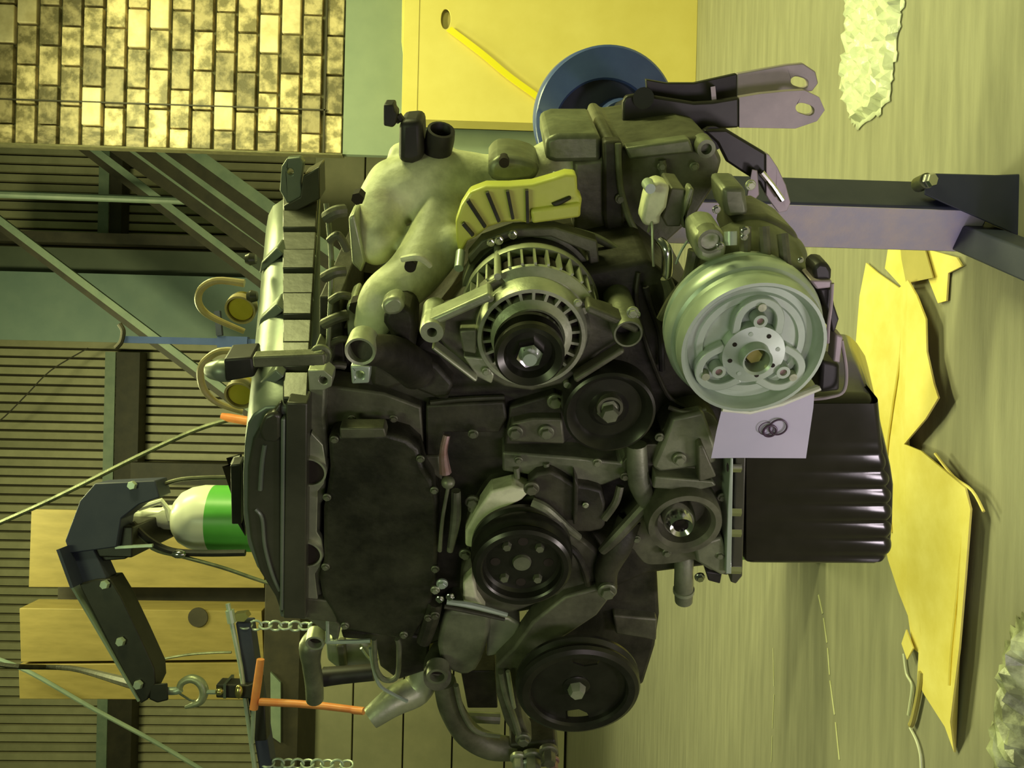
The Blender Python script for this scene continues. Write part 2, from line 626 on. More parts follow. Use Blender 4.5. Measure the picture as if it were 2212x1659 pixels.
for nm, lb, pts, Yc, r, mt_ in (
        ('hose', 'grey hose running down from upper left to the orange nozzle', [(-20, 1138), (120, 1075), (300, 985), (420, 930), (500, 905)], 3.2, 0.009, 'alu_mid'),
        ('cable', 'thin cable crossing the ribbed wall below the plywood boards', [(-30, 1415), (60, 1450), (200, 1530), (330, 1600), (440, 1665)], 5.0, 0.013, 'steel_pale'),
        ('cable', 'dark cable crossing the lowest plywood board towards the hoist boom', [(-30, 1432), (40, 1440), (150, 1443), (290, 1478)], 4.6, 0.014, 'casting_dark'),
        ('cable', 'thin wire drooping over the two lower plywood boards', [(330, 1428), (400, 1415), (460, 1410), (500, 1409)], 4.6, 0.007, 'alu_mid'),
        ('wire', 'thin dark wire slanting over the ribbed wall near pale column', [(190, 752), (110, 800), (60, 850), (10, 900), (-30, 930)], 7.9, 0.006, 'steel_dark')):
    o = MB().tube(smooth_path([P(a, b, Yc if not (nm == 'cable' and Yc == 4.6 and i_ == len(pts) - 1 and pts[0][0] < 0) else YH_) for i_, (a, b) in enumerate(pts)], 4), r, 8).build(nm, mt_)
    tag(o, lb, 'cable' if nm != 'hose' else 'hose')
    if nm == 'hose':
        torch_hose = o
nz = MB().tube([P(478, 898, 3.1), P(494, 902, 3.1), P(540, 910, 3.1)], [0.011, 0.016, 0.017], 12).build('nozzle', 'orange', torch_hose)
nz['label'] = 'orange-red nozzle'

# ------------------------------------------------------------------ plywood boards on a rack (far left)
YR = 5.2


def slab_px(pts, Y, th):
    """board standing up, outline given as seen, real thickness behind it"""
    return MB().loft([[P(a, b, Y) for a, b in pts], [P(a, b, Y) + Vector((0, th, 0)) for a, b in pts]])


tag(slab_px([(68, 1100), (570, 1110), (571, 1270), (62, 1268)], YR + 0.1, 0.02).build('plywood_board', 'plywood', bevel=0.002),
    'broad tan plywood board standing behind the gas cylinder on dark rack', 'board', 'tan plywood boards on the rack')
b1 = thing('plywood_crate', 'long tan plywood crate with knot mark, middle of the rack', 'crate', tuple(P(560, 1370, YR)))
slab_px([(42, 1314), (565, 1320), (570, 1425), (45, 1430)], YR, 0.22).build('side_board', 'plywood', b1, bevel=0.003)
mbk = MB().lathe(P(428, 1333, YR - 0.002), [(0.06, 0), (0.06, -0.006)], 24)
mbk.build('dark_knot', 'steel_dark', b1)
b2 = thing('plywood_crate', 'lowest tan plywood crate beside the hook of the hoist', 'crate', tuple(P(560, 1480, YR)))
slab_px([(40, 1436), (565, 1432), (572, 1512), (42, 1510)], YR, 0.22).build('side_board', 'plywood', b2, bevel=0.003)
rk = thing('steel_rack', 'dark steel rack carrying the plywood boards', 'rack', tuple(G(1300, 1300)[:2]) + (0,))
ROOTS[rk.name] = Matrix.Translation(rk.location)
rz = P(573, 1450, YR).z
xa, xb = P(572, 1120, YR).x, P(572, 1790, YR).x
MB().box((xb, YR - 0.05, rz - 0.22), (xa + 0.1, YR + 0.5, rz)).build('deck', 'steel_dark', rk, bevel=0.004)
for x in (xa + 0.05, xb + 0.05):
    for y in (YR + 0.0, YR + 0.45):
        MB().box((x - 0.03, y - 0.03, 0), (x + 0.03, y + 0.03, rz - 0.22)).build('post', 'steel_dark', rk)
xs = P(100, 1290, YR).x
tb = MB().box((xs - 0.09, YR + 0.28, rz), (xs + 0.09, YR + 0.3, P(75, 1290, YR).z)).build('rack_back_panel', 'steel_dark')  # rack's back panel, added to fill the dark gap
tag(tb, 'dark narrow back panel of the rack between the broad plywood board and the crates', 'board')
# small green sheet and dark post below the rack
gs = slab_px([(584, 1452), (606, 1475), (606, 1605), (585, 1590)], YR - 0.07, 0.02).build('hanging_tool', 'steel_pale')
tag(gs, 'pale green plate hanging under rack beside the load leveler', 'plate')

# ------------------------------------------------------------------ cardboard box by the wall
YX = G(1503, 200).y
bx = thing('cardboard_box', 'large yellow cardboard box with hand hole standing by the brick clad wall', 'box', tuple(G(1503, 270)))
XA = G(1500, 279).x
ztop = P(872, 200, YX).z
BW = 1.35
# front face with an oval hand hole
hc = P(963, 41, YX)
hole = [(hc.x + 0.046 * math.cos(a), hc.z + 0.022 * math.sin(a)) for a in [2 * PI * k / 20 for k in range(20)]]
outl = [(XA, 0.0), (XA + BW, 0.0), (XA + BW, ztop), (XA + 0.9, ztop + 0.02), (XA + 0.35, ztop + 0.015), (XA, ztop - 0.03)]
MB().prism(outl, YX, YX + 0.008, [hole]).build('front_panel', 'cardboard', bx, bevel=0.002)
MB().box((XA, YX + 0.008, 0), (XA + 0.008, YX + 0.13, ztop - 0.035)).build('side_panel', 'cardboard', bx)
MB().box((XA + BW - 0.008, YX + 0.008, 0), (XA + BW, YX + 0.13, ztop - 0.035)).build('side_panel', 'cardboard', bx)
MB().box((XA, YX + 0.12, 0), (XA + BW, YX + 0.13, ztop - 0.035)).build('back_panel', 'cardboard_inner', bx)
MB().box((XA + 0.01, YX + 0.012, ztop - 0.05), (XA + BW - 0.01, YX + 0.118, ztop - 0.042)).build('top_flap', 'cardboard', bx)
MB().box((XA + 0.02, YX + 0.02, ztop - 0.30), (XA + BW - 0.02, YX + 0.028, ztop - 0.06)).build('inner_liner', 'cardboard_inner', bx)
# taped seam near the top
sz_ = P(903, 150, YX).z
MB().box((XA + 0.001, YX - 0.0025, sz_), (XA + BW, YX - 0.0005, sz_ + 0.07)).build('tape', 'cardboard', bx, bevel=0.0008)
sy = smooth_path([P(970, 62, YX - 0.012), P(1040, 115, YX - 0.02), P(1100, 165, YX - 0.02), P(1165, 212, YX - 0.02), P(1228, 262, YX - 0.012)], 4)
mb = MB()
mb.loft([[q + Vector((-0.009, -0.002, 0.012)), q + Vector((0.009, -0.002, -0.012)), q + Vector((0.009, 0.002, -0.012)), q + Vector((-0.009, 0.002, 0.012))] for q in sy])
tag(mb.build('packing_strap', 'yellow_strap'), 'bright yellow strap slanting down from the hand hole of cardboard box', 'strap')

# ------------------------------------------------------------------ torn cardboard on the floor
def sheet(name, pts, z, mt_, label, th=0.004, lift=None, creases=0, group=None):
    t_ = []
    q = [G(a, b, z) for a, b in pts]
    c = sum(q, Vector()) / len(q)
    top = []
    bot = []
    for i, p in enumerate(q):
        dz = (lift[i] if lift else 0.0)
        top.append(Vector((p.x, p.y, z + th + dz)))
        bot.append(Vector((p.x, p.y, z + dz)))
    tris = tessellate_polygon([[Vector((p.x, p.y, 0)) for p in top]])
    n_ = len(q)
    mb_ = MB()
    fs = [tuple(t) for t in tris] + [tuple(i + n_ for i in t) for t in tris]
    for i in range(n_):
        a, b = i, (i + 1) % n_
        fs.append((a, b, b + n_, a + n_))
    mb_.add(top + bot, fs)
    o = mb_.build(name, mt_)
    tag(o, label, 'cardboard', group)
    return o


big = [(1874, 568), (1900, 590), (1946, 622), (1990, 606), (2010, 640), (2030, 690), (2032, 760), (2048, 830), (2058, 860),
       (2030, 905), (1982, 960), (2020, 975), (2075, 1020), (2118, 1055), (2130, 1100), (2118, 1250), (2105, 1400), (2085, 1560),
       (2065, 1625), (2045, 1570), (2000, 1500), (1985, 1470), (1988, 1410), (1975, 1400), (1965, 1330), (1945, 1280), (1922, 1210),
       (1900, 1100), (1880, 980), (1852, 740), (1860, 640)]
lift = [0.0] * len(big)
for i in range(3, 18):
    lift[i] = 0.026
big_sheet = sheet('cardboard_sheet', big, 0.004, 'cardboard_floor', 'long torn yellow cardboard sheet lying on the floor under the oil pan', 0.004, lift)
sheet('cardboard_scrap', [(1925, 517), (2070, 556), (2082, 575), (2052, 590), (2048, 650), (2030, 655), (2008, 600), (1950, 618), (1915, 580)], 0.004,
      'cardboard_floor', 'small torn yellow cardboard scrap beside the blue stand post', 0.004)
sheet('cardboard_flap', [(1946, 519), (2000, 536), (2018, 600), (1960, 612), (1950, 560)], 0.014, 'cardboard_inner',
      'darker folded cardboard flap lying over the small scrap', 0.003)
sheet('cardboard_curl', [(1960, 1360), (1975, 1400), (1962, 1425), (1950, 1390)], 0.016, 'cardboard_floor',
      'small curled corner torn loose from far edge of the cardboard sheet', 0.003)
# raised fold lines in the sheet
for pts in (((1950, 640), (1945, 760), (1925, 900), (1915, 1000), (1925, 1150)), ((2085, 1110), (2070, 1250), (2055, 1400), (2050, 1480)),
            ((1990, 1190), (1986, 1250), (1995, 1290), (1990, 1370), (2020, 1410)), ((2020, 980), (2060, 1030), (2100, 1060), (2125, 1105)), ((1975, 690), (1970, 800), (1960, 950))):
    MB().tube(smooth_path([G(a, b, 0.0105 if pts[0][0] < 2000 else 0.026) for a, b in pts], 4), 0.003, 6).build('fold', 'cardboard_floor', big_sheet)

# plastic bags on the floor
def bag(name, pts, label, mt_, hgt, cell=0.02, seed=1):
    rnd = random.Random(seed)
    q = [G(a, b, 0.004) for a, b in pts]
    poly = [(p.x, p.y) for p in q]
    xs_ = [p[0] for p in poly]
    ys_ = [p[1] for p in poly]

    def inside(x, y):
        c = False
        j = len(poly) - 1
        for i in range(len(poly)):
            if (poly[i][1] > y) != (poly[j][1] > y) and x < (poly[j][0] - poly[i][0]) * (y - poly[i][1]) / (poly[j][1] - poly[i][1]) + poly[i][0]:
                c = not c
            j = i
        return c
    nx = int((max(xs_) - min(xs_)) / cell) + 1
    ny = int((max(ys_) - min(ys_)) / cell) + 1
    idx = {}
    vs_ = []

    def vid(i, j):
        if (i, j) not in idx:
            x = min(xs_) + i * cell + rnd.uniform(-.35, .35) * cell
            y = min(ys_) + j * cell + rnd.uniform(-.35, .35) * cell
            idx[(i, j)] = len(vs_)
            e = all(inside(min(xs_) + (i + a) * cell, min(ys_) + (j + b) * cell) for a, b in ((1.5, 0), (-1.5, 0), (0, 1.5), (0, -1.5)))
            vs_.append(Vector((x, y, 0.004 + (rnd.uniform(0.3, 1.0) * hgt if e else 0))))
        return idx[(i, j)]
    fs = []
    for i in range(nx):
        for j in range(ny):
            if inside(min(xs_) + (i + .5) * cell, min(ys_) + (j + .5) * cell):
                a, b, c, d = vid(i, j), vid(i + 1, j), vid(i + 1, j + 1), vid(i, j + 1)
                fs += [(a, b, c), (a, c, d)]
    mb_ = MB()
    mb_.add(vs_, fs)
    o_ = mb_.build(name, mt_, smooth=8, solid=0.0008)
    tag(o_, label, 'bag')


bag('bubble_wrap_bag', [(1832, -40), (1960, -40), (1942, 60), (1932, 150), (1920, 215), (1895, 250), (1850, 276), (1838, 262), (1820, 200), (1826, 90)],
    'crumpled clear plastic wrap lying on the floor right of the engine stand', 'bag_film', 0.028, 0.014, 3)
bag('plastic_bag', [(2225, 1300), (2190, 1350), (2165, 1410), (2155, 1500), (2142, 1590), (2150, 1680), (2240, 1680)],
    'grey crumpled plastic bag at the near left floor edge', 'bag_dark', 0.03, 0.016, 5)
for k, pts in enumerate(([(1952, 1412), (1958, 1455), (1970, 1480), (1966, 1520), (1962, 1545)], [(1966, 1572), (1980, 1600), (1988, 1630), (1990, 1659)])):
    o = MB().tube(smooth_path([G(a, b, 0.006) for a, b in pts], 4), 0.003, 6).build('plastic_strip', 'cream_paint')
    tag(o, ('white frayed plastic strip along far edge of the torn cardboard', 'thin white plastic thread trailing past the cardboard tip')[k], 'strip')
o = MB().tube(smooth_path([G(a, b, 0.01) for a, b in ((1990, 1452), (1984, 1500), (1972, 1555), (1966, 1568))], 4), [0.006] * 12 + [0.004], 8).build('cardboard_sliver', 'cardboard_inner')
tag(o, 'brown curled cardboard sliver beside the white frayed strip', 'cardboard')


# ================================================================== THE ENGINE
eng = thing('engine', 'dirty bare car engine with pulleys facing the viewer, bolted to the blue stand', 'engine', tuple(EO), 0)
eng.rotation_euler = (0, 0, -YAW)
ROOTS[eng.name] = Matrix.Translation(EO) @ Matrix.Rotation(-YAW, 4, 'Z')
AY = Vector((0, 1, 0))


def epoly(pts, d):
    return [(q.x, q.z) for q in (E(a, b, d) for a, b in pts)]


def part(mb, name, material, parent=None, **k):
    return mb.build(name, material, parent or eng, space='E', **k)


def eplate(pts, d0, d1, name, material, parent=None, holes=None, smooth=35, bevel=0.002, curve=0, **k):
    """plate or block: outline given as seen on plane d0, extruded back to d1"""
    p = epoly(pts, d0)
    if curve:
        p = [(q.x, q.y) for q in smooth_loop([Vector((a, b, 0)) for a, b in p], curve)]
    hs = None
    if holes:
        hs = []
        for (hx, hy, hr) in holes:
            c = E(hx, hy, d0)
            r = ER(hx, hy, d0, hr)
            hs.append([(c.x + r * math.cos(2 * PI * i / 16), c.z + r * math.sin(2 * PI * i / 16)) for i in range(16)])
        return part(MB().prism(p, d0, d1, hs), name, material, parent, smooth=smooth, bevel=bevel, **k)
    return part(MB().prism(p, d0, d1), name, material, parent, smooth=smooth, bevel=bevel, **k)


def bolt(px, py, d, rpx, material='zinc', parent=None, name='bolt', hgt=0.7, socket=False):
    c = E(px, py, d)
    r = ER(px, py, d, rpx)
    mb_ = MB()
    mb_.lathe(c, [(0, -r * .12), (r * 1.0, -r * .12), (r * 1.15, 0), (r * 1.15, r * 0.4)], 20)
    if socket:
        mb_.lathe(c, [(r * .45, -r * hgt * .3), (r * .45, -r * hgt), (r * .8, -r * hgt), (r * .8, -r * .1), (r * .45, -r * .1), (r * .45, -r * hgt * .3)], 6)
    else:
        mb_.lathe(c, [(0, -r * hgt), (r * .72, -r * hgt), (r * .82, -r * hgt * .85), (r * .82, 0)], 6)
    return part(mb_, name, material, parent, smooth=30)


def epath(pts, sub=5):
    """pts: (px, py, d)"""
    return smooth_path([E(*p) for p in pts], sub)


def etube(pts, rpx, name, material, parent=None, n=14, sub=5, hollow=0.0, **k):
    q = epath(pts, sub)
    mpx = [ER(p[0], p[1], p[2], 1.0) for p in pts]
    rs = rpx if isinstance(rpx, (list, tuple)) else [rpx] * len(pts)
    rr = lerp_list([a * b for a, b in zip(rs, mpx)], len(q))
    mb_ = MB()
    if hollow:
        # open end at the last point: wall turned inwards
        t = (q[-1] - q[-2]).normalized()
        qq = q + [q[-1] + t * 0.0005, q[-1], q[-1] - t * (rr[-1] * 2.0)]
        r2 = rr + [rr[-1] * hollow, rr[-1] * (hollow - .02), rr[-1] * hollow * .9]
        mb_.tube_dir = None
        # build with constant directions for the turned-in part
        rings = []
        u = None
        for i, p in enumerate(qq):
            if i < len(q):
                tt = (q[min(i + 1, len(q) - 1)] - q[max(i - 1, 0)]).normalized()
            else:
                tt = t
            u = tt.orthogonal().normalized() if u is None else (u - tt * u.dot(tt)).normalized()
            w = tt.cross(u)
            rings.append([p + (u * math.cos(2 * PI * a / n) + w * math.sin(2 * PI * a / n)) * r2[i] for a in range(n)])
        mb_.loft(rings)
    else:
        mb_.tube(q, rr, n)
    return part(mb_, name, material, parent, **k)


# ---- cylinder block: dark core seen between the ancillaries
core = [(700, 860), (700, 1330), (800, 1385), (930, 1395), (1090, 1330), (1260, 1300), (1400, 1240), (1600, 1215), (1604, 830),
        (1500, 640), (1400, 560), (1000, 640), (880, 760)]
blk = eplate(core, 0.135, 0.50, 'engine_block', 'casting_dark', bevel=0.006)
# vertical ribs and bosses on the block front
for pts, d0, m_ in (([(920, 876), (1090, 868), (1095, 905), (1080, 935), (960, 935), (955, 985), (920, 985)], 0.115, 'casting_dark'),
                    ([(912, 985), (950, 985), (955, 1040), (912, 1010)], 0.112, 'alu_dirty'),
                    ([(1085, 977), (1250, 990), (1340, 1000), (1350, 985), (1395, 980), (1390, 1040), (1350, 1030), (1300, 1050), (1240, 1040), (1085, 1018)], 0.10, 'alu_mid'),
                    ([(680, 830), (830, 850), (910, 880), (915, 960), (880, 950), (830, 930), (740, 925), (700, 935), (672, 900)], 0.118, 'alu_dirty'),
                    ([(1100, 880), (1200, 850), (1240, 940), (1220, 960), (1090, 962)], 0.12, 'casting_dark'),
                    ([(1150, 905), (1215, 905), (1220, 960), (1100, 955), (1105, 915)], 0.105, 'alu_dirty')):
    eplate(pts, d0, 0.16, 'boss', m_, blk, bevel=0.003)
for (a, b, r) in ((1113, 935, 15), (1180, 935, 15), (1022, 938, 10), (1200, 868, 16), (1020, 1085, 14), (1025, 1098, 13), (1005, 1198, 12)):
    bolt(a, b, 0.10, r, 'alu_mid', blk)

# ---- timing cover
tc = [(708, 945), (745, 938), (835, 937), (880, 950), (905, 972), (915, 1010), (935, 1040), (945, 1090), (946, 1180), (942, 1260), (925, 1330),
      (888, 1385), (838, 1378), (735, 1360), (715, 1320), (695, 1290), (688, 1250), (698, 1215), (698, 1100), (706, 1060), (712, 1010)]
tcv = eplate(tc, 0.085, 0.135, 'timing_cover', 'timing_plate', bevel=0.006, seg=3)
for (a, b) in ((722, 950), (908, 992), (938, 1060), (940, 1230), (872, 1372), (745, 1352), (703, 1225), (706, 1075)):
    bolt(a, b, 0.083, 8, 'alu_mid', tcv)
eplate([(733, 925), (830, 925), (835, 945), (780, 948), (735, 948)], 0.078, 0.10, 'lug', 'alu_dirty', tcv)

# ---- head front flange with two cam bores
hp = [(668, 775), (705, 800), (700, 900), (708, 960), (702, 1060), (700, 1080), (692, 1090), (690, 1150), (698, 1230), (690, 1260), (700, 1320), (735, 1350), (730, 1385),
      (665, 1340), (655, 1250)]
hd = eplate(hp, 0.098, 0.50, 'cylinder_head', 'alu_mid', bevel=0.003)
eplate([(672, 935), (697, 962), (705, 1010), (700, 1045), (686, 1062), (684, 1150), (694, 1165), (700, 1200), (690, 1225), (680, 1240), (690, 1330), (665, 1338), (655, 1240), (656, 1150), (662, 1060), (664, 960)],
       0.090, 0.10, 'gasket_face', 'alu', hd, bevel=0.001)
for (a, b, r) in ((668, 1018, 33), (660, 1195, 32)):
    c = E(a, b, 0.086)
    rr = ER(a, b, 0.086, r)
    part(MB().lathe(c, [(0, 0), (rr, 0), (rr, 0.02), (0, 0.02)], 32), 'cam_seal', 'dark_hole', hd)
    part(MB().lathe(c, [(rr, -.003), (rr * 1.13, -.003), (rr * 1.13, .02), (rr, .02), (rr, -.003)], 32), 'bore_rim', 'alu', hd)
eplate([(665, 800), (700, 800), (718, 815), (716, 835), (700, 843), (668, 843)], 0.085, 0.11, 'lifting_eye', 'alu', hd, holes=[(698, 822, 9)])
bolt(693, 767, 0.07, 20, 'alu_mid', hd)
eplate([(620, 1290), (730, 1300), (728, 1345), (670, 1340), (620, 1332)], 0.088, 0.14, 'corner_boss', 'alu_dirty', hd)

# ---- side of the head, receding to the right, and ports behind the manifold
eplate([(690, 640), (735, 640), (750, 860), (690, 860)], 0.165, 0.46, 'head_side', 'casting_dark', hd)
for (a_, b_, c_, d_, w_) in ((700, 800, 745, 790, 9), (712, 745, 758, 735, 8), (700, 700, 750, 680, 12), (715, 650, 755, 640, 9), (700, 600, 745, 585, 12), (705, 470, 745, 455, 14), (712, 520, 750, 540, 9)):
    etube([(a_, b_, .15), ((a_ + c_) / 2, b_ - 12, .145), (c_, d_, .15)], w_, 'port_rib', 'alu_dirty', hd, n=10)
etube([(703, 830, .14), (712, 700, .15), (716, 560, .17), (705, 440, .2)], 6, 'gasket_rail', 'alu_mid', hd, n=8)
for k, dd in enumerate((0.2, 0.29, 0.38)):
    a = E(715, 860, 0.1)
    part(MB().tube([Vector((a.x + .0, dd, a.z)), Vector((a.x + .055, dd, a.z - .01))], [0.021, 0.024], 14), 'port_boss', 'casting_dark', hd)

# ---- valve cover
def cover_section(d, pts):
    return [E(a, b, d) for a, b in pts]


A = [(664, 1342), (608, 1336), (601, 1290), (585, 1262), (556, 1225), (536, 1175), (526, 1110), (525, 1020), (529, 950), (536, 905), (548, 885), (575, 868), (608, 866), (666, 870)]
B = [(692, 800), (640, 790), (622, 770), (612, 750), (598, 725), (590, 690), (585, 650), (580, 600), (575, 540), (575, 490), (580, 460), (590, 440), (612, 425), (692, 425)]
ringA = cover_section(0.085, A)
ringB = cover_section(0.50, B)
rings = []
for t in (0, .02, .25, .5, .75, .985, 1):
    row = []
    for i, (a, b) in enumerate(zip(ringA, ringB)):
        row.append(a.lerp(b, t))
    if t in (0, 1):
        c = sum(row, Vector()) / len(row)
        row = [c + (q - c) * 0.965 for q in row]
        for q in row:
            q.y += (-0.004 if t == 0 else 0.004)
    rings.append(row)
vc = part(MB().loft(rings), 'valve_cover', 'cover_grey', smooth=50, bevel=0.002)
# front face: dark recessed dome with raised rims
eplate([(606, 870), (608, 1330), (594, 1290), (560, 1235), (540, 1165), (533, 1100), (534, 1010), (545, 950), (570, 905), (592, 885)], 0.076, 0.09, 'front_dome', 'cover_dark', vc, bevel=0.004, seg=3, curve=0)
eplate([(606, 905), (616, 905), (612, 1320), (604, 1320)], 0.070, 0.09, 'front_rib', 'cover_grey', vc, bevel=0.002)
etube([(552, 1100, 0.076), (566, 1120, 0.074), (572, 1180, 0.074), (588, 1240, 0.074), (604, 1275, 0.076)], 4, 'dome_rib', 'cover_grey', vc, n=8)
etube([(562, 1058, 0.076), (566, 1000, 0.076), (572, 960, 0.076)], 5, 'dome_rib', 'cover_grey', vc, n=8)
eplate([(570, 900), (592, 890), (606, 900), (606, 945), (596, 958), (568, 955), (558, 930)], 0.070, 0.09, 'dome_dimple', 'cover_dark', vc, bevel=0.004)
# bottom edge of the cover: dark front band paints the flange shadow, side rail
eplate([(618, 870), (664, 872), (660, 1338), (612, 1336)], 0.070, 0.10, 'flange_shadow_rail', 'cover_dark', vc, bevel=0.002)
ra = E(612, 868, 0.085)
rb = E(664, 868, 0.085)
rc = E(612, 425, 0.50)
rd_ = E(688, 425, 0.50)
for k in range(9):
    t0, t1 = k / 9, (k + 1) / 9 - 0.012
    o1 = 0.010 if k % 2 else 0.006
    A0, A1 = ra.lerp(rc, t0), ra.lerp(rc, t1)
    B0, B1 = rb.lerp(rd_, t0), rb.lerp(rd_, t1)
    s_ = Vector((o1, 0, 0))
    lo = Vector((-0.02, 0, 0))
    part(MB().loft([[A0 + lo, A1 + lo, A1 + s_, A0 + s_], [B0 + lo, B1 + lo, B1 + s_, B0 + s_]]), 'side_panel', 'cover_dark', vc, bevel=0.0015)
# lighter scalloped bosses between the shell and the rail
for k in range(3):
    t = (0.12, 0.40, 0.68)[k]
    q = ra.lerp(rc, t)
    part(MB().loft([[q + Vector((0.004, -.022, -0.006)), q + Vector((0.004, .022, -0.006)), q + Vector((0.012, .018, 0.004)), q + Vector((0.012, -.018, 0.004))],
                    [q + Vector((-0.03, -.014, 0.034)), q + Vector((-0.03, .014, 0.034)), q + Vector((-0.014, .010, 0.03)), q + Vector((-0.014, -.010, 0.03))]]),
         'scallop', 'cover_grey', vc, bevel=0.002)
# rear lug with a hole
lug = eplate([(604, 412), (608, 360), (620, 342), (648, 340), (656, 352), (650, 395), (655, 430), (620, 440)], 0.46, 0.475, 'lifting_lug', 'cover_grey', vc, holes=[(627, 371, 7)])
eplate([(655, 380), (690, 360), (692, 430), (615, 470), (612, 445), (648, 425)], 0.455, 0.50, 'rear_bracket', 'cover_dark', vc)
# bracket strap, plug and sensor over the top
etube([(455, 800, 0.16), (480, 800, 0.15), (497, 800, 0.15)], [18, 26, 26], 'cam_sensor', 'cover_grey', n=12)
eplate([(482, 776), (545, 772), (550, 815), (486, 826)], 0.13, 0.17, 'connector', 'rubber', bevel=0.003)
eplate([(545, 771), (700, 765), (702, 790), (548, 795)], 0.060, 0.075, 'strap', 'alu_dirty')
eplate([(495, 1005), (512, 1000), (512, 1130), (530, 1160), (530, 1002)], 0.18, 0.20, 'plug_cover', 'black_steel', bevel=0.002)
eplate([(497, 1005), (500, 1133), (522, 1133), (520, 1003)], 0.17, 0.19, 'plug_cover', 'black_steel', bevel=0.002)
# coils and filler on top of the cover (seen over its edge)
for (p0, rr) in (((548, 640), 20), ((545, 560), 18)):
    c = E(p0[0], p0[1], 0.34)
    part(MB().lathe(c + Vector((0, 0, -0.005)), [(0.007, 0), (0.009, 0.008), (0.006, 0.014), (0.0, 0.015)], 12, axis=EZ), 'coil_stud', 'cover_dark', vc)
for k, pts in enumerate(([(528, 612), (470, 606), (437, 622), (428, 648), (440, 672), (468, 690), (528, 716)],
                         [(535, 760), (480, 758), (448, 775), (433, 800), (440, 840), (470, 870), (524, 890)])):
    dd = (0.36, 0.22)[k]
    etube([(a, b, dd) for a, b in pts], [9, 8, 8, 8, 8, 7, 6], 'breather_loop', 'hose_tan', n=10)
for (a, b, dd) in ((520, 668, 0.34), (519, 852, 0.2)):
    c = E(a, b, dd)
    r = ER(a, b, dd, 30)
    part(MB().lathe(c, [(0, 0.0), (r * .86, 0.0), (r, 0.004), (r, 0.018), (0, 0.018)], 28), 'amber_cap', 'amber')
    part(MB().lathe(c, [(r * .95, -0.004), (r * 1.1, -0.004), (r * 1.1, 0.01), (r * .95, 0.01), (r * .95, -0.004)], 28), 'cap_ring', 'hose_tan')

# ---- oil pan
pan = [(1604, 990), (1604, 1213), (1885, 1215), (1908, 1208), (1921, 1180), (1926, 1120), (1928, 1040), (1922, 1000), (1912, 960), (1895, 890), (1880, 850), (1604, 845)]
pf = epoly(pan, 0.12)
pback = epoly([(1600, 700), (1600, 950), (1840, 950), (1870, 935), (1880, 900), (1880, 860), (1880, 820), (1875, 790), (1868, 765), (1850, 738), (1830, 720), (1600, 715)], 0.42)
r0 = [Vector((x, 0.12, z)) for x, z in pf]
r1 = [Vector((x, 0.42, z)) for x, z in pback]
c = sum(r0, Vector()) / len(r0)
rr0 = [c + (q - c) * 0.94 + Vector((0, -0.012, 0)) for q in r0]
op = part(MB().loft([rr0, r0, r1]), 'oil_pan', 'pan_black', smooth=60, bevel=0.008, seg=4)
# fluted front wall of the sump, rolling under along its lower edge
yf = 0.104
fl_ = []
NU = 90
for iu in range(NU + 1):
    t = iu / NU
    py_ = 872 + (1210 - 872) * t
    pxe = 1884 + (1906 - 1884) * min(1, t * 1.6) - (14 * max(0, (t - .95) / .05) ** 2)
    w_ = abs(math.sin(PI * (t * 9.2 + 0.05))) ** 0.8
    amp = 0.0052 * w_ * min(1, max(0, (t - .25) * 4))
    top_, bot_ = E(1612, py_, yf), E(pxe, py_, yf)
    row = []
    for iv in range(9):
        v_ = iv / 8
        q = top_.lerp(bot_, v_)
        q.y = yf - amp * (0.1 + 0.9 * v_ ** 2)
        row.append(q)
    R2 = 0.016
    for iv in range(1, 9):
        a_ = PI / 2 * iv / 8
        row.append(Vector((bot_.x, yf + R2 - (R2 + amp) * math.cos(a_), bot_.z - (R2 * .75 + amp) * math.sin(a_))))
    row.append(Vector((bot_.x, yf + 0.05, bot_.z - R2 * .7)))
    fl_.append(row)
part(MB().loft(fl_, cap=False, closed=False), 'fluted_wall', 'pan_black', op, smooth=180)
eplate([(1590, 985), (1612, 985), (1604, 1245), (1590, 1262), (1578, 1258), (1582, 1200)], 0.07, 0.46, 'pan_flange', 'cover_dark', op, bevel=0.002)
eplate([(1578, 990), (1584, 990), (1580, 1240), (1568, 1240), (1572, 1100)], 0.062, 0.46, 'pan_gasket', 'zinc', op, bevel=0.001)
for b in (1010, 1105, 1150, 1230):
    q = E(1600, b, 0.07)
    part(MB().lathe(q, [(0, 0), (0.006, 0), (0.006, 0.016), (0, 0.016)], 6, axis=EZ), 'bolt', 'chrome', op)

# ---- front cover casting (oil pump) with crank nose
fc = [(1345, 1000), (1400, 960), (1440, 965), (1430, 930), (1470, 900), (1530, 890), (1560, 930), (1590, 990), (1590, 1080), (1598, 1130), (1590, 1200), (1580, 1240), (1540, 1235),
      (1500, 1210), (1470, 1215), (1420, 1220), (1390, 1215), (1360, 1180), (1340, 1190), (1350, 1130), (1380, 1100), (1370, 1060)]
oc = eplate(fc, 0.095, 0.15, 'oil_pump_cover', 'alu_dirty', bevel=0.006, seg=3, curve=3)
eplate([(1432, 960), (1452, 905), (1520, 890), (1545, 960), (1548, 1000), (1510, 1010), (1425, 1020), (1410, 1010)], 0.08, 0.10, 'upper_boss', 'alu_mid', oc, bevel=0.004)
eplate([(1508, 965), (1518, 960), (1548, 1030), (1510, 1042)], 0.065, 0.09, 'gusset', 'alu_dirty', oc)
eplate([(1415, 1030), (1540, 1040), (1548, 1050), (1500, 1062), (1410, 1055)], 0.07, 0.1, 'rib', 'alu_mid', oc)
bolt(1468, 993, 0.075, 13, 'alu_mid', oc)
etube([(1375, 960, 0.09), (1380, 1040, 0.085), (1400, 1085, 0.09)], [22, 24, 20], 'water_gallery', 'alu_mid', oc)
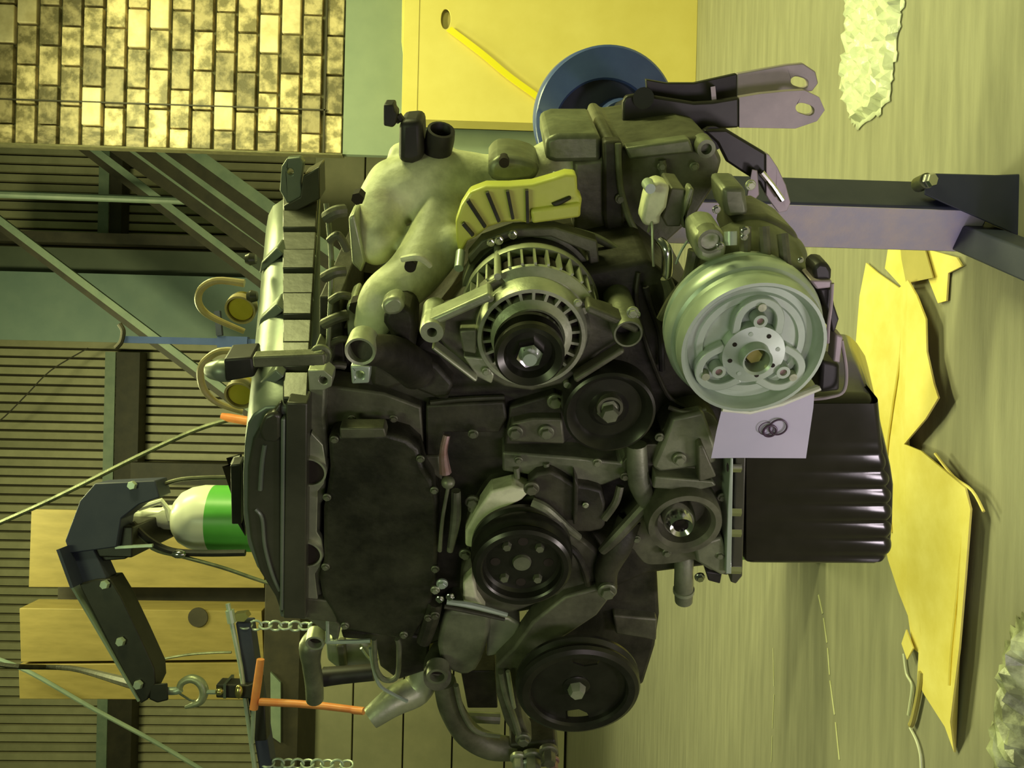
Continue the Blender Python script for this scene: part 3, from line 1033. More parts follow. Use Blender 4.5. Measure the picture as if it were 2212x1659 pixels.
eplate([(1500, 1180), (1560, 1160), (1580, 1230), (1560, 1245), (1505, 1215)], 0.07, 0.1, 'lower_boss', 'alu_mid', oc, bevel=0.004)
c = E(1478, 1128, 0.06)
k = ER(1478, 1128, 0.06, 1)
part(MB().lathe(c, [(58 * k, .0), (66 * k, -.006), (79 * k, -.006), (82 * k, .004), (82 * k, .045), (0, .045), (0, .03), (56 * k, .028), (58 * k, 0)], 56), 'crank_seal_ring', 'alu_dirty', oc, smooth=40)
part(MB().lathe(E(1471, 1136, 0.04), [(0, .03), (16 * k, .03), (16 * k, .0), (24 * k, -.004), (33 * k, .004), (36 * k, .02), (36 * k, .05), (0, .05)], 40), 'crank_nose', 'chrome', oc, smooth=40)
part(MB().lathe(E(1471, 1136, 0.052), [(0, 0), (17 * k, 0), (17 * k, .004), (0, .004)], 6), 'hex_socket', 'dark_hole', oc)
cs = etube([(1478, 1190, 0.12), (1477, 1235, 0.11), (1477, 1262, 0.11), (1477, 1298, 0.11)], [22, 20, 21, 19], 'outlet_stub', 'alu_mid', n=20, hollow=0.8)
part(MB().tube([E(1477, 1272, 0.11), E(1477, 1278, 0.11)], ER(1477, 1275, .11, 23), 20), 'bead', 'alu', cs)
bolt(1512, 1248, 0.1, 10, 'chrome')
eplate([(1525, 1235), (1560, 1240), (1556, 1262), (1530, 1255)], 0.09, 0.13, 'sensor', 'rubber')


# ---- pulleys
def pulley(name, label, px, py, d, prof, material, holes=(), nut=None, n=64, groove=None, depth_back=0.03):
    """prof: (radius px, depth m) list from the hub outwards and back"""
    c = E(px, py, d)
    k = ER(px, py, d, 1)
    o = part(MB().lathe(c, [(r * k, y) for r, y in prof], n), name, material, smooth=28)
    if label:
        o['label'] = label
    return o, c, k


# air-conditioning clutch pulley: bright plated, three curved plates round a hub
px0, py0 = 1626, 752
acp, c, k = pulley('clutch_pulley', 'bright plated clutch pulley', px0, py0, 0.0,
                   [(0, .012), (100, .012), (104, .009), (118, .009), (122, .012), (136, .012), (144, -.001), (149, -.004), (156, -.004), (160, .008), (160, .016), (156, .020), (160, .024), (167, .026), (172, .03), (175, .036), (175, .046),
                    (165, .049), (165, .054), (172, .057), (172, .062), (120, .066), (0, .066)], 'zinc')
ch = E(px0 + 3, py0 + 16, -0.002)
part(MB().lathe(ch, [(0, .012), (26 * k, .010), (27 * k, -.012), (32 * k, -.014), (34 * k, .0), (68 * k, .002), (70 * k, .006), (70 * k, .022), (0, .022)], 56), 'hub_plate', 'zinc', acp, smooth=30)
part(MB().lathe(ch + Vector((0, .004, 0)), [(0, -.006), (17 * k, -.006), (24 * k, .0), (24 * k, .01), (0, .01)], 6), 'centre_bolt', 'brass', acp)
for i in range(8):
    a = 2 * PI * i / 8 + 0.3
    q = ch + Vector((math.cos(a) * 52 * k, 0.0, math.sin(a) * 52 * k))
    part(MB().lathe(q, [(0, 0.0005), (5 * k, 0.0005), (5 * k, .004), (0, .004)], 12), 'rivet_hole', 'dark_hole' if i % 3 else 'zinc', acp)
for i in range(3):
    a = PI - 0.02 + 2 * PI * i / 3
    # a = 180 deg points to the right of the upright engine
    dirv = Vector((-math.cos(a), 0, math.sin(a)))
    q = ch + dirv * (96 * k) + Vector((0, .006, 0))
    tn = Vector((-dirv.z, 0, dirv.x))
    # horseshoe damper arm
    loop = []
    for j in range(15):
        b = -0.25 * PI * 0 + PI * j / 14
        loop.append(q - dirv * (22 * k) + tn * (math.cos(b) * 46 * k) + dirv * (math.sin(b) * 50 * k))
    loop = [loop[0] - dirv * (26 * k)] + loop + [loop[-1] - dirv * (26 * k)]
    mbp = MB()
    rings = []
    for j, p in enumerate(loop):
        t = (loop[min(j + 1, len(loop) - 1)] - loop[max(j - 1, 0)]).normalized()
        s_ = Vector((t.z, 0, -t.x)) * (9 * k)
        rings.append([p + s_ + AY * -.003, p - s_ + AY * -.003, p - s_ + AY * .012, p + s_ + AY * .012])
    mbp.loft(rings)
    part(mbp, 'damper_arm', 'zinc', acp, bevel=0.0012)
    q2 = q - dirv * (14 * k) + Vector((0, -.005, 0))
    part(MB().lathe(q2, [(8 * k, -.002), (15 * k, -.002), (17 * k, .012), (8 * k, .012), (8 * k, -.002)], 24), 'damper_boss', 'zinc', acp)
    part(MB().lathe(q2, [(0, .001), (9 * k, .001), (9 * k, .01), (0, .01)], 16), 'damper_hole', 'rusty_steel', acp)
    part(MB().lathe(q2 + dirv * (30 * k), [(0, .0), (9 * k, .0), (11 * k, .008), (0, .008)], 20), 'rivet', 'alu', acp)

# tensioner
tp, c, k = pulley('tensioner_pulley', None, 1316, 888, 0.055,
                  [(0, .0), (34, .0), (40, .004), (44, .006), (72, .007), (80, .0), (93, -.006), (99, -.004), (101, .004), (101, .026), (95, .03), (60, .03), (0, .03)], 'pulley_black')
part(MB().lathe(c + Vector((0, 0, 0)), [(0, -.012), (17 * k, -.012), (20 * k, -.009), (20 * k, -.002), (27 * k, 0), (27 * k, .004), (0, .004)], 6), 'centre_bolt', 'alu_mid', tp)
part(MB().lathe(c + Vector((.006, 0, 0)), [(22 * k, -.004), (28 * k, -.004), (30 * k, .006), (22 * k, .006), (22 * k, -.004)], 30), 'washer', 'alu_dirty', tp)

# water pump pulley
wp, c, k = pulley('water_pump_pulley', None, 1128, 1228, 0.03,
                  [(0, .012), (78, .012), (84, .008), (86, -.001), (90, -.003), (100, -.003), (107, .0), (109, .006), (103, .012), (109, .018), (112, .022), (112, .03), (104, .034), (104, .038), (111, .042), (111, .047), (60, .05), (0, .05)], 'pulley_black')
cc = c + Vector((0, .012, 0))
part(MB().lathe(cc, [(0, -.004), (19 * k, -.004), (21 * k, .0), (21 * k, .004), (0, .004)], 24), 'hub_boss', 'alu_mid', wp)
for i, a in enumerate((0.72, 2.35, 3.92, 5.5)):
    q = cc + Vector((math.cos(a) * 62 * k, 0, math.sin(a) * 52 * k))
    part(MB().lathe(q, [(0, -.006), (9 * k, -.006), (11 * k, .0), (11 * k, .002), (0, .002)], 6), 'bolt', 'alu_mid', wp)
for i, a in enumerate((0.0, PI / 2, PI, 3 * PI / 2)):
    q = cc + Vector((math.cos(a) * 58 * k, 0, math.sin(a) * 58 * k))
    part(MB().lathe(q, [(0, -.0006), (11 * k, -.0006), (11 * k, .002), (0, .002)], 20), 'round_hole', 'dark_hole', wp)

# power steering pulley with four cut-outs
ck = ER(1250, 1498, 0.03, 1)
c = E(1250, 1498, 0.03)
ring = [(c.x + 104 * ck * math.cos(2 * PI * i / 48), c.z + 104 * ck * math.sin(2 * PI * i / 48)) for i in range(48)]
holes_ = [epoly(q, 0.040) for q in ([(1222, 1400), (1265, 1396), (1304, 1402), (1298, 1424), (1290, 1436), (1262, 1440), (1238, 1432), (1228, 1416)],
                                    [(1222, 1536), (1250, 1532), (1268, 1540), (1274, 1552), (1262, 1568), (1240, 1571), (1223, 1569)])]
pp = part(MB().prism(ring, 0.040, 0.043, holes_), 'power_steering_pulley', 'pulley_black', smooth=30)
part(MB().lathe(c, [(103 * ck, .014), (104 * ck, .004), (108 * ck, .0), (122 * ck, -.001), (131 * ck, .002), (135 * ck, .007), (129 * ck, .012), (129 * ck, .015), (136 * ck, .021), (135 * ck, .026), (131 * ck, .026), (122 * ck, .016), (103 * ck, .014)], 72),
     'belt_rim', 'pulley_black', pp, smooth=28)
c = E(1248, 1510, 0.018)
part(MB().lathe(c + Vector((0, .02, 0)), [(0, -.014), (15 * ck, -.014), (18 * ck, -.010), (21 * ck, .0), (0, .0)], 6), 'centre_nut', 'alu', pp)
part(MB().lathe(c + Vector((0, .02, 0)), [(0, -.002), (22 * ck, -.002), (30 * ck, .001), (30 * ck, .003), (0, .003)], 30), 'washer', 'pulley_black', pp)

# ---- alternator
alt = eplate([(915, 690), (945, 668), (1010, 650), (1045, 618), (1075, 600), (1100, 612), (1130, 606), (1200, 606), (1235, 625), (1262, 650), (1330, 672), (1385, 700), (1388, 730), (1370, 748), (1330, 742),
              (1300, 760), (1255, 800), (1215, 830), (1150, 845), (1090, 836), (1050, 815), (1015, 800), (975, 770), (950, 735), (925, 735), (908, 715)],
             0.075, 0.095, 'alternator', 'alu_dirty', bevel=0.003)
ca = E(1148, 728, 0.055)
k = ER(1148, 728, 0.055, 1)
part(MB().lathe(ca, [(105 * k, 0), (108 * k, -.005), (116 * k, -.005), (121 * k, .002), (124 * k, .02), (105 * k, .02), (105 * k, 0)], 72), 'front_ring', 'alu', alt, smooth=30)
part(MB().lathe(ca, [(66 * k, -.004), (72 * k, -.006), (88 * k, .0), (90 * k, .014), (60 * k, .016), (66 * k, -.004)], 56), 'bearing_ring', 'alu', alt, smooth=30)
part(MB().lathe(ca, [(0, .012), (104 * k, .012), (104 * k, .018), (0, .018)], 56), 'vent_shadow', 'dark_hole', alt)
for i in range(22):
    a = 2 * PI * i / 22
    u = Vector((math.cos(a), 0, math.sin(a)))
    w = Vector((-u.z, 0, u.x))
    part(MB().frame(ca + u * (96 * k) + AY * .006, u, w, AY, 15 * k, 3.2 * k, .006), 'vent_spoke', 'alu', alt)
# finned shoulder
cf = E(1150, 715, 0.075)
part(MB().lathe(cf, [(118 * k, 0), (128 * k, 0.0), (148 * k, .006), (150 * k, .010), (118 * k, .012), (118 * k, 0)], 72), 'shoulder_ring', 'alu', alt, smooth=30)
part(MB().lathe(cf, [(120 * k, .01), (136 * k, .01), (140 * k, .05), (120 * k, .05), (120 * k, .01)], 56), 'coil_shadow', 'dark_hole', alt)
for i in range(34):
    a = 2 * PI * i / 34
    u = Vector((math.cos(a), 0, math.sin(a)))
    w = Vector((-u.z, 0, u.x))
    part(MB().frame(cf + u * (147 * k) + AY * .032, u, w, AY, 8 * k, 2.6 * k, .024), 'cooling_fin', 'alu', alt)
part(MB().lathe(cf, [(136 * k, .052), (157 * k, .05), (160 * k, .056), (158 * k, .064), (136 * k, .064), (136 * k, .052)], 72), 'rear_ring', 'alu', alt, smooth=30)
part(MB().lathe(cf, [(0, .06), (150 * k, .06), (152 * k, .09), (150 * k, .094), (0, .094)], 64), 'stator', 'casting_dark', alt, smooth=30)
part(MB().lathe(cf, [(150 * k, .09), (162 * k, .09), (164 * k, .12), (152 * k, .128), (0, .128), (0, .09), (150 * k, .09)], 64), 'rear_housing', 'alu_mid', alt, smooth=30)
for (a, b, d) in ((1075, 598, .07), (1262, 672, .07), (1040, 800, .07), (1225, 832, .07)):
    q = E(a, b, d)
    part(MB().tube([q, q + AY * .11], [8 * k, 8 * k], 12), 'through_bolt', 'alu', alt)
for (a, b) in ((1058, 645), (1248, 655), (1050, 803)):
    bolt(a, b, 0.05, 8, 'alu', alt)
# pulley
cp = E(1144, 768, 0.0)
kp = ER(1144, 768, 0.0, 1)
apu = part(MB().lathe(cp, [(0, .010), (50 * kp, .010), (56 * kp, .0), (70 * kp, -.004), (76 * kp, .0), (77 * kp, .006)] +
                      [(v * kp, .008 + .0035 * j) for j in range(5) for v in (71, 77)] + [(77 * kp, .028), (50 * kp, .030), (0, .05)], 60), 'alternator_pulley', 'pulley_black', alt, smooth=25)
part(MB().lathe(cp, [(0, -.004), (14 * kp, -.006), (18 * kp, .0), (29 * kp, -.002), (33 * kp, .004), (33 * kp, .012), (0, .012)], 6), 'pulley_nut', 'chrome', alt)
part(MB().lathe(cp, [(0, -.010), (15 * kp, -.010), (17 * kp, -.006), (17 * kp, .0), (0, .0)], 20), 'shaft_tip', 'zinc', alt)
# ears
for (a, b, ro, ri, d, L, m_) in ((933, 718, 25, 11, 0.035, 0.06, 'alu'), (1357, 722, 31, 27, 0.04, 0.10, 'alu_mid')):
    q = E(a, b, d)
    kk = ER(a, b, d, 1)
    part(MB().lathe(q, [(ri * kk, 0.0), (ro * kk, 0), ((ro + 2) * kk, .004), ((ro + 3) * kk, L), (ri * kk, L), (ri * kk, 0)], 36), 'mounting_ear', m_, alt, smooth=40)
    part(MB().lathe(q, [(0, L * .3), (ri * 1.02 * kk, L * .3), (ri * 1.02 * kk, L * .35), (0, L * .35)], 24), 'ear_bore', 'casting_dark', alt)


def arm(p0, p1, wpx, d, t, name='bracket_arm', m_='alu', parent=None):
    a, b = E(*p0, d), E(*p1, d)
    k_ = ER(*p0, d, 1)
    return part(MB().beam(a, b, wpx * k_, t, AY), name, m_, parent or alt, bevel=0.003)


arm((915, 694), (1062, 628), 20, 0.055, 0.03)
arm((935, 742), (1030, 815), 10, 0.055, 0.02)
arm((1265, 655), (1375, 702), 18, 0.06, 0.03, m_='alu_dirty')
arm((1240, 815), (1345, 748), 14, 0.06, 0.02, m_='alu_dirty')
eplate([(992, 715), (1030, 712), (1028, 765), (1000, 760)], 0.05, 0.08, 'lug', 'alu_mid', alt)
eplate([(1000, 770), (1050, 775), (1068, 810), (1062, 830), (1030, 815)], 0.055, 0.08, 'lug', 'alu', alt)
bolt(1367, 676, 0.04, 12, 'alu', alt)
bolt(1372, 680, 0.06, 10, 'chrome', alt)

# yellow guard over the alternator back
yg = [(986, 522), (984, 480), (996, 445), (1015, 415), (1050, 402), (1100, 402), (1150, 398), (1195, 385), (1222, 376), (1246, 378), (1248, 418), (1258, 428), (1254, 458),
      (1200, 462), (1150, 462), (1146, 484), (1120, 480), (1085, 482), (1055, 492), (1030, 512), (1010, 522), (1000, 540), (990, 545)]
ygo = eplate(yg, 0.17, 0.195, 'rear_guard', 'yellow_plastic', bevel=0.004, seg=3)
for p0, p1 in (((1010, 432), (1048, 490)), ((1052, 415), (1078, 478)), ((1096, 412), (1108, 472)), ((1138, 410), (1140, 480)), ((1000, 482), (1022, 508))):
    a, b = E(*p0, 0.1665), E(*p1, 0.1665)
    part(MB().beam(a, b, 0.0035, 0.007, AY), 'slot', 'casting_dark', ygo)
eplate([(1146, 455), (1255, 440), (1254, 470), (1150, 484)], 0.162, 0.18, 'guard_lip', 'yellow_plastic', ygo, bevel=0.003)
eplate([(1190, 441), (1232, 424), (1236, 430), (1215, 442), (1200, 448)], 0.1655, 0.172, 'torn_hole', 'casting_dark', ygo)
part(MB().tube([E(995, 545, 0.165), E(991, 580, 0.14)], 11 * k, 14), 'guard_stud', 'zinc', ygo)
# sweeping pipe behind the alternator
etube([(1240, 500, 0.21), (1290, 515, 0.2), (1340, 545, 0.19), (1372, 580, 0.18)], [9, 9, 8, 5], 'slide_bar', 'alu_mid')
eplate([(1040, 520), (1110, 495), (1200, 492), (1290, 520), (1300, 610), (1280, 612), (1270, 545), (1190, 512), (1100, 515), (1040, 545), (1015, 575), (1010, 555)], 0.155, 0.18, 'rear_bracket', 'alu_dirty')
for (a, b, r) in ((1078, 520, 9), (1108, 508, 9), (1060, 525, 8)):
    bolt(a, b, 0.145, r, 'chrome')

# ---- intake manifold: one smooth casting
mb = MB()


def blob(pts, rs, sub=6):
    q = epath(pts, sub)
    mpx = [ER(p[0], p[1], p[2], 1.0) for p in pts]
    mb.tube(q, lerp_list([a * b for a, b in zip(rs, mpx)], len(q)), 20)
    mb.ball(q[0], rs[0] * mpx[0], 16)
    mb.ball(q[-1], rs[-1] * mpx[-1], 16)


blob([(1080, 412, .33), (1000, 405, .31), (930, 405, .30), (870, 415, .29), (828, 440, .28)], [68, 78, 80, 72, 58])
blob([(850, 400, .30), (825, 450, .27), (818, 510, .24), (812, 535, .23)], [58, 58, 52, 40])
blob([(960, 470, .26), (930, 540, .22), (885, 600, .18), (830, 645, .16), (806, 700, .15)], [62, 62, 58, 54, 42])
blob([(1060, 400, .32), (1140, 395, .32), (1200, 372, .33), (1245, 370, .33), (1290, 372, .33)], [66, 62, 72, 76, 76])
blob([(870, 340, .33), (930, 350, .32), (960, 345, .32)], [34, 46, 34])
blob([(905, 600, .21), (945, 560, .21), (975, 520, .21)], [36, 40, 36])
mf = part(mb, 'intake_manifold', 'alu_bright', voxel=0.0042, relax=9)
# flanges at the head, cut-outs, bolts
eplate([(752, 470), (766, 462), (790, 565), (780, 590), (760, 570)], 0.205, 0.25, 'port_flange', 'alu', mf, bevel=0.003)
eplate([(748, 660), (764, 650), (790, 700), (790, 760), (752, 760)], 0.16, 0.22, 'port_flange', 'alu', mf, bevel=0.003)
for (a, b, d, w, h_) in ((772, 430, .205, 7, 14), (768, 665, .150, 7, 15), (820, 622, .155, 8, 14)):
    q = E(a, b, d)
    kk = ER(a, b, d, 1)
    part(MB().lathe(q, [(0, 0), (h_ * kk, 0), (h_ * kk, .02), (0, .02)], 6), 'stud_hole', 'dark_hole', mf)
mm = eplate([(1062, 345), (1100, 338), (1150, 350), (1165, 368), (1150, 392), (1080, 396), (1055, 378)], 0.235, 0.33, 'throttle_boss', 'alu_mid', mf, bevel=0.008, seg=3, curve=2)
part(MB().lathe(E(1089, 352, 0.225), [(0, 0), (12 * k, 0), (13 * k, .02), (0, .02)], 20), 'boss_hole', 'dark_hole', mf)
etube([(1075, 398, .235), (1130, 402, .23), (1190, 392, .23), (1200, 372, .235)], [8, 9, 8, 6], 'boss_lip', 'alu_bright', mf, n=8)
eplate([(1178, 300), (1205, 290), (1298, 290), (1298, 350), (1200, 352), (1178, 345)], 0.27, 0.42, 'rectangular_chamber', 'alu_mid', mf, bevel=0.006)
# dark gasket split and the middle casting to the right
bh = eplate([(1300, 345), (1312, 306), (1330, 306), (1340, 318), (1500, 296), (1540, 305), (1560, 345), (1545, 400), (1500, 470), (1400, 560), (1300, 560), (1240, 520), (1240, 350)], 0.27, 0.50, 'rear_casting', 'alu_dirty', bevel=0.008, seg=3)
eplate([(1303, 305), (1345, 305), (1350, 560), (1318, 560), (1304, 470)], 0.255, 0.28, 'joint_web', 'casting_dark', bh, bevel=0.004)
etube([(1335, 310, .25), (1340, 400, .25), (1358, 470, .25), (1385, 520, .25)], 7, 'cast_rib', 'alu_mid', bh, n=8)
part(MB().lathe(E(1526, 322, 0.25), [(0, 0.012), (12 * k, .012), (13 * k, 0), (22 * k, 0), (24 * k, .03), (0, .03)], 28), 'bolt_boss', 'alu_mid', bh)
eplate([(1350, 320), (1490, 300), (1500, 330), (1360, 345)], 0.255, 0.28, 'top_shelf', 'alu_mid', bh, bevel=0.003)
# dark hoses and plugs on top of the manifold
etube([(910, 300, .30), (885, 305, .30), (862, 300, .30)], [0, 0, 0], 'x', 'rubber') if False else None
eplate([(862, 262), (912, 258), (916, 345), (890, 356), (860, 352)], 0.27, 0.33, 'rubber_hose_end', 'rubber', bevel=0.008, seg=3)
eplate([(828, 226), (850, 226), (852, 240), (858, 245), (856, 268), (848, 276), (828, 272)], 0.27, 0.30, 'vacuum_plug', 'rubber', bevel=0.003)
part(MB().tube([E(858, 250, .285), E(866, 262, .285)], .006, 8), 'plug_stem', 'rubber')
etube([(945, 330, .30), (950, 300, .29), (953, 280, .285)], [30, 32, 30], 'hose_cuff', 'rubber', hollow=0.8, n=20)
# coolant outlet stub facing left and its housing
etube([(900, 800, .12), (860, 770, .09), (820, 757, .055), (783, 757, .03)], [44, 42, 36, 33], 'thermostat_outlet', 'casting_dark', n=28, smooth=60)
q = E(778, 759, 0.02)
kk = ER(778, 759, .02, 1)
ou = part(MB().lathe(q, [(27 * kk, 0), (33 * kk, -.001), (34 * kk, .004), (32 * kk, .03), (28 * kk, .03), (27 * kk, 0)], 40, axis=Vector((0.0, 1, 0))), 'outlet_rim', 'alu', smooth=40)
part(MB().lathe(q, [(0, .025), (29 * kk, .025), (29 * kk, .03), (0, .03)], 30), 'outlet_bore', 'casting_dark', ou)
th = eplate([(835, 672), (858, 660), (885, 668), (897, 700), (880, 830), (800, 835), (815, 760), (850, 740), (828, 700)], 0.10, 0.17, 'thermostat_housing', 'casting_dark', bevel=0.006, curve=2)
eplate([(826, 655), (850, 640), (872, 652), (868, 676), (840, 682), (826, 672)], 0.085, 0.11, 'cap_face', 'alu', th, bevel=0.004, curve=2)
eplate([(757, 790), (800, 792), (797, 828), (760, 830)], 0.05, 0.07, 'clip', 'zinc', th, holes=[(777, 810, 10)])
eplate([(885, 765), (945, 790), (980, 830), (965, 870), (900, 845), (880, 800)], 0.11, 0.16, 'side_box', 'casting_dark', th, bevel=0.005)

# ---- compressor behind the bright pulley
mb = MB()
blob([(1560, 560, .10), (1620, 540, .12), (1680, 560, .13)], [60, 70, 62])
blob([(1560, 640, .08), (1640, 600, .11), (1700, 640, .10)], [60, 90, 70])
cpz = part(mb, 'compressor', 'alu_mid', voxel=0.004, relax=6)
for p in (((1610, 490), (1610, 590)), ((1650, 490), (1655, 590)), ((1690, 505), (1700, 600))):
    part(MB().tube([E(*p[0], .075), E(*p[1], .055)], .006, 10), 'cast_rib', 'alu_dirty', cpz)
eplate([(1590, 470), (1660, 466), (1690, 482), (1722, 500), (1735, 540), (1725, 575), (1600, 570), (1580, 520)], 0.12, 0.20, 'rear_head', 'alu_dirty', cpz, bevel=0.008, seg=3)
eplate([(1500, 510), (1530, 492), (1560, 496), (1572, 520), (1568, 560), (1540, 575), (1506, 560)], 0.06, 0.12, 'port_boss', 'alu', cpz, bevel=0.006, seg=3)
part(MB().lathe(E(1535, 522, 0.055), [(0, .006), (19 * k, .006), (20 * k, 0), (26 * k, 0), (27 * k, .02), (0, .02)], 28), 'port', 'alu_mid', cpz)
etube([(1578, 500, .055), (1578, 530, .05)], [14, 14], 'fitting', 'zinc', cpz, n=16)
for (a, b, r, m_) in ((1610, 500, 9, 'chrome'), (1556, 532, 8, 'chrome'), (1548, 453, 8, 'chrome'), (1622, 400, 10, 'alu'), (1608, 512, 7, 'chrome'), (1730, 562, 6, 'chrome')):
    bolt(a, b, 0.04, r, m_, cpz)
# brackets above it
br = eplate([(1405, 400), (1425, 392), (1448, 402), (1440, 450), (1425, 470), (1428, 485), (1395, 490), (1385, 478), (1395, 430)], 0.13, 0.16, 'sensor_bracket', 'alu_bright', bevel=0.004)
part(MB().lathe(E(1405, 408, .115), [(0, 0), (11 * k, 0), (13 * k, .02), (0, .02)], 16), 'bolt', 'zinc', br)
eplate([(1450, 405), (1480, 408), (1480, 445), (1470, 490), (1440, 490), (1430, 470)], 0.14, 0.2, 'bracket', 'alu_dirty')
eplate([(1490, 405), (1500, 408), (1495, 440), (1480, 470), (1482, 495), (1474, 492), (1478, 440)], 0.13, 0.15, 'bracket', 'alu_mid')
eplate([(1560, 405), (1610, 405), (1618, 465), (1570, 470), (1562, 440)], 0.12, 0.18, 'bracket', 'alu_mid', bevel=0.005)
etube([(1425, 520, .11), (1440, 540, .10), (1440, 590, .10), (1436, 600, .10)], [10, 12, 12, 9], 'sensor', 'chrome', n=14)
etube([(1438, 600, .12), (1448, 640, .12), (1430, 690, .12)], [12, 14, 8], 'sensor_tail', 'alu_dirty', n=10)
etube([(1400, 500, .14), (1408, 480, .13), (1410, 540, .12), (1412, 575, .12)], 3, 'wire', 'alu', n=6)
etube([(1500, 540, .08), (1485, 600, .08), (1450, 650, .09), (1425, 690, .09)], [14, 12, 12, 8], 'diagonal_stay', 'alu_dirty', n=10)
etube([(1460, 570, .1), (1470, 545, .1), (1485, 520, .1)], 3, 'wire', 'zinc', n=6)
# rear wiring and harness clips right of the bright pulley
hb = eplate([(1756, 580), (1770, 567), (1790, 570), (1798, 585), (1797, 608), (1760, 612)], 0.06, 0.09, 'harness_connector', 'rubber', bevel=0.004)
eplate([(1750, 606), (1798, 606), (1798, 622), (1765, 626)], 0.055, 0.09, 'connector_collar', 'bare_steel', hb, bevel=0.002)
eplate([(1770, 625), (1797, 622), (1803, 660), (1813, 690), (1805, 715), (1798, 720), (1790, 680)], 0.06, 0.10, 'harness_sleeve', 'rubber', bevel=0.004)
etube([(1798, 612, .055), (1795, 660, .055), (1790, 700, .055), (1788, 740, .06)], 4, 'guard_rod', 'bare_steel', n=8)
eplate([(1806, 722), (1822, 728), (1815, 785), (1800, 782)], 0.055, 0.075, 'bracket_plate', 'bare_steel', bevel=0.002)
etube([(1818, 735, .075), (1828, 800, .075), (1822, 845, .075), (1790, 858, .075), (1755, 862, .08)], 4, 'guard_rod', 'bare_steel', n=8)
eplate([(1775, 780), (1815, 788), (1815, 845), (1770, 850)], 0.085, 0.12, 'relay_box', 'rubber', bevel=0.004)
etube([(1540, 868, .045), (1620, 884, .03), (1700, 860, .03), (1768, 836, .03)], 5, 'plated_rod', 'alu', n=8)

# ---- water pump body, gasket, pipes around
wpb = eplate([(1030, 1100), (1060, 1060), (1120, 1048), (1155, 1060), (1175, 1090), (1240, 1150), (1300, 1200), (1330, 1260), (1290, 1290), (1200, 1290), (1060, 1340), (1000, 1300), (995, 1250), (1020, 1180), (1005, 1150)], 0.10, 0.15, 'water_pump_body', 'alu_dirty', bevel=0.005, curve=2)
eplate([(1005, 1150), (1030, 1105), (1060, 1062), (1110, 1050), (1145, 1062), (1128, 1080), (1090, 1100), (1050, 1140), (1022, 1185), (1005, 1180)], 0.082, 0.11, 'gasket_plate', 'cream_paint' if 0 else 'alu_bright', wpb, bevel=0.003)
eplate([(1000, 1260), (1020, 1240), (1030, 1290), (1050, 1320), (1000, 1300)], 0.085, 0.11, 'gasket_plate', 'alu_bright', wpb, bevel=0.003)
eplate([(1140, 1040), (1190, 1018), (1240, 1048), (1300, 1060), (1308, 1120), (1300, 1145), (1245, 1150), (1200, 1130), (1160, 1090)], 0.085, 0.14, 'pump_outlet_box', 'casting_dark', wpb, bevel=0.005, curve=2)
eplate([(1241, 1030), (1250, 1050), (1248, 1130), (1238, 1135)], 0.075, 0.1, 'web_rib', 'casting_dark', wpb)
bolt(1148, 1056, 0.07, 15, 'alu_dirty', wpb)
bolt(1265, 1092, 0.08, 6, 'alu', wpb)
etube([(1150, 1085, .08), (1180, 1100, .075), (1225, 1140, .08), (1250, 1160, .09)], [12, 12, 10, 8], 'cast_arm', 'alu_mid', wpb, n=10)
etube([(1360, 1120, .10), (1335, 1180, .09), (1310, 1230, .09), (1312, 1270, .09)], [26, 30, 26, 22], 'dark_casting_arm', 'casting_dark', n=12)
etube([(1395, 1090, .09), (1330, 1160, .08), (1300, 1190, .08)], [16, 14, 10], 'cast_arm', 'alu_dirty', n=10)
bolt(1312, 1278, 0.07, 18, 'alu_mid')
# dipstick-like rod and slim casting at the timing cover's right edge
etube([(970, 1042, .075), (956, 1120, .075), (950, 1190, .075)], [4, 4, 5], 'rod', 'alu_mid', n=8)
part(MB().ball(E(968, 1042, .07), 17 * k, 14), 'rod_knob', 'alu_mid')
etube([(985, 1060, .09), (984, 1120, .09), (972, 1190, .09)], [10, 12, 7], 'slim_casting', 'alu_mid', n=10)
etube([(965, 940, .085), (958, 975, .08), (962, 1020, .08)], [8, 9, 14], 'stained_stay', 'rusty_steel', n=10)

# ---- power steering pump bracket and dark body right of it
eplate([(1140, 1420), (1200, 1300), (1300, 1255), (1400, 1215), (1420, 1230), (1425, 1330), (1415, 1400), (1390, 1480), (1340, 1490), (1180, 1480)], 0.14, 0.24, 'pump_body', 'casting_dark', bevel=0.006)
eplate([(1325, 1330), (1420, 1338), (1418, 1385), (1395, 1380), (1330, 1370)], 0.125, 0.15, 'pump_foot', 'alu_dirty', bevel=0.003)
psb = eplate([(1070, 1440), (1110, 1400), (1150, 1345), (1220, 1290), (1290, 1270), (1320, 1290), (1290, 1330), (1230, 1370), (1180, 1400), (1140, 1450), (1120, 1500), (1130, 1560), (1150, 1600),
              (1130, 1620), (1090, 1560), (1072, 1500)], 0.085, 0.12, 'steering_pump_bracket', 'alu_dirty', bevel=0.004)
etube([(1082, 1452, .075), (1092, 1500, .072), (1110, 1550, .072), (1125, 1600, .075)], 7, 'bracket_rib', 'alu_mid', psb, n=8)
etube([(1097, 1450, .075), (1105, 1500, .072), (1110, 1528, .072)], 5, 'bracket_rib', 'alu', psb, n=8)
bolt(1130, 1598, 0.07, 15, 'alu_mid', psb)
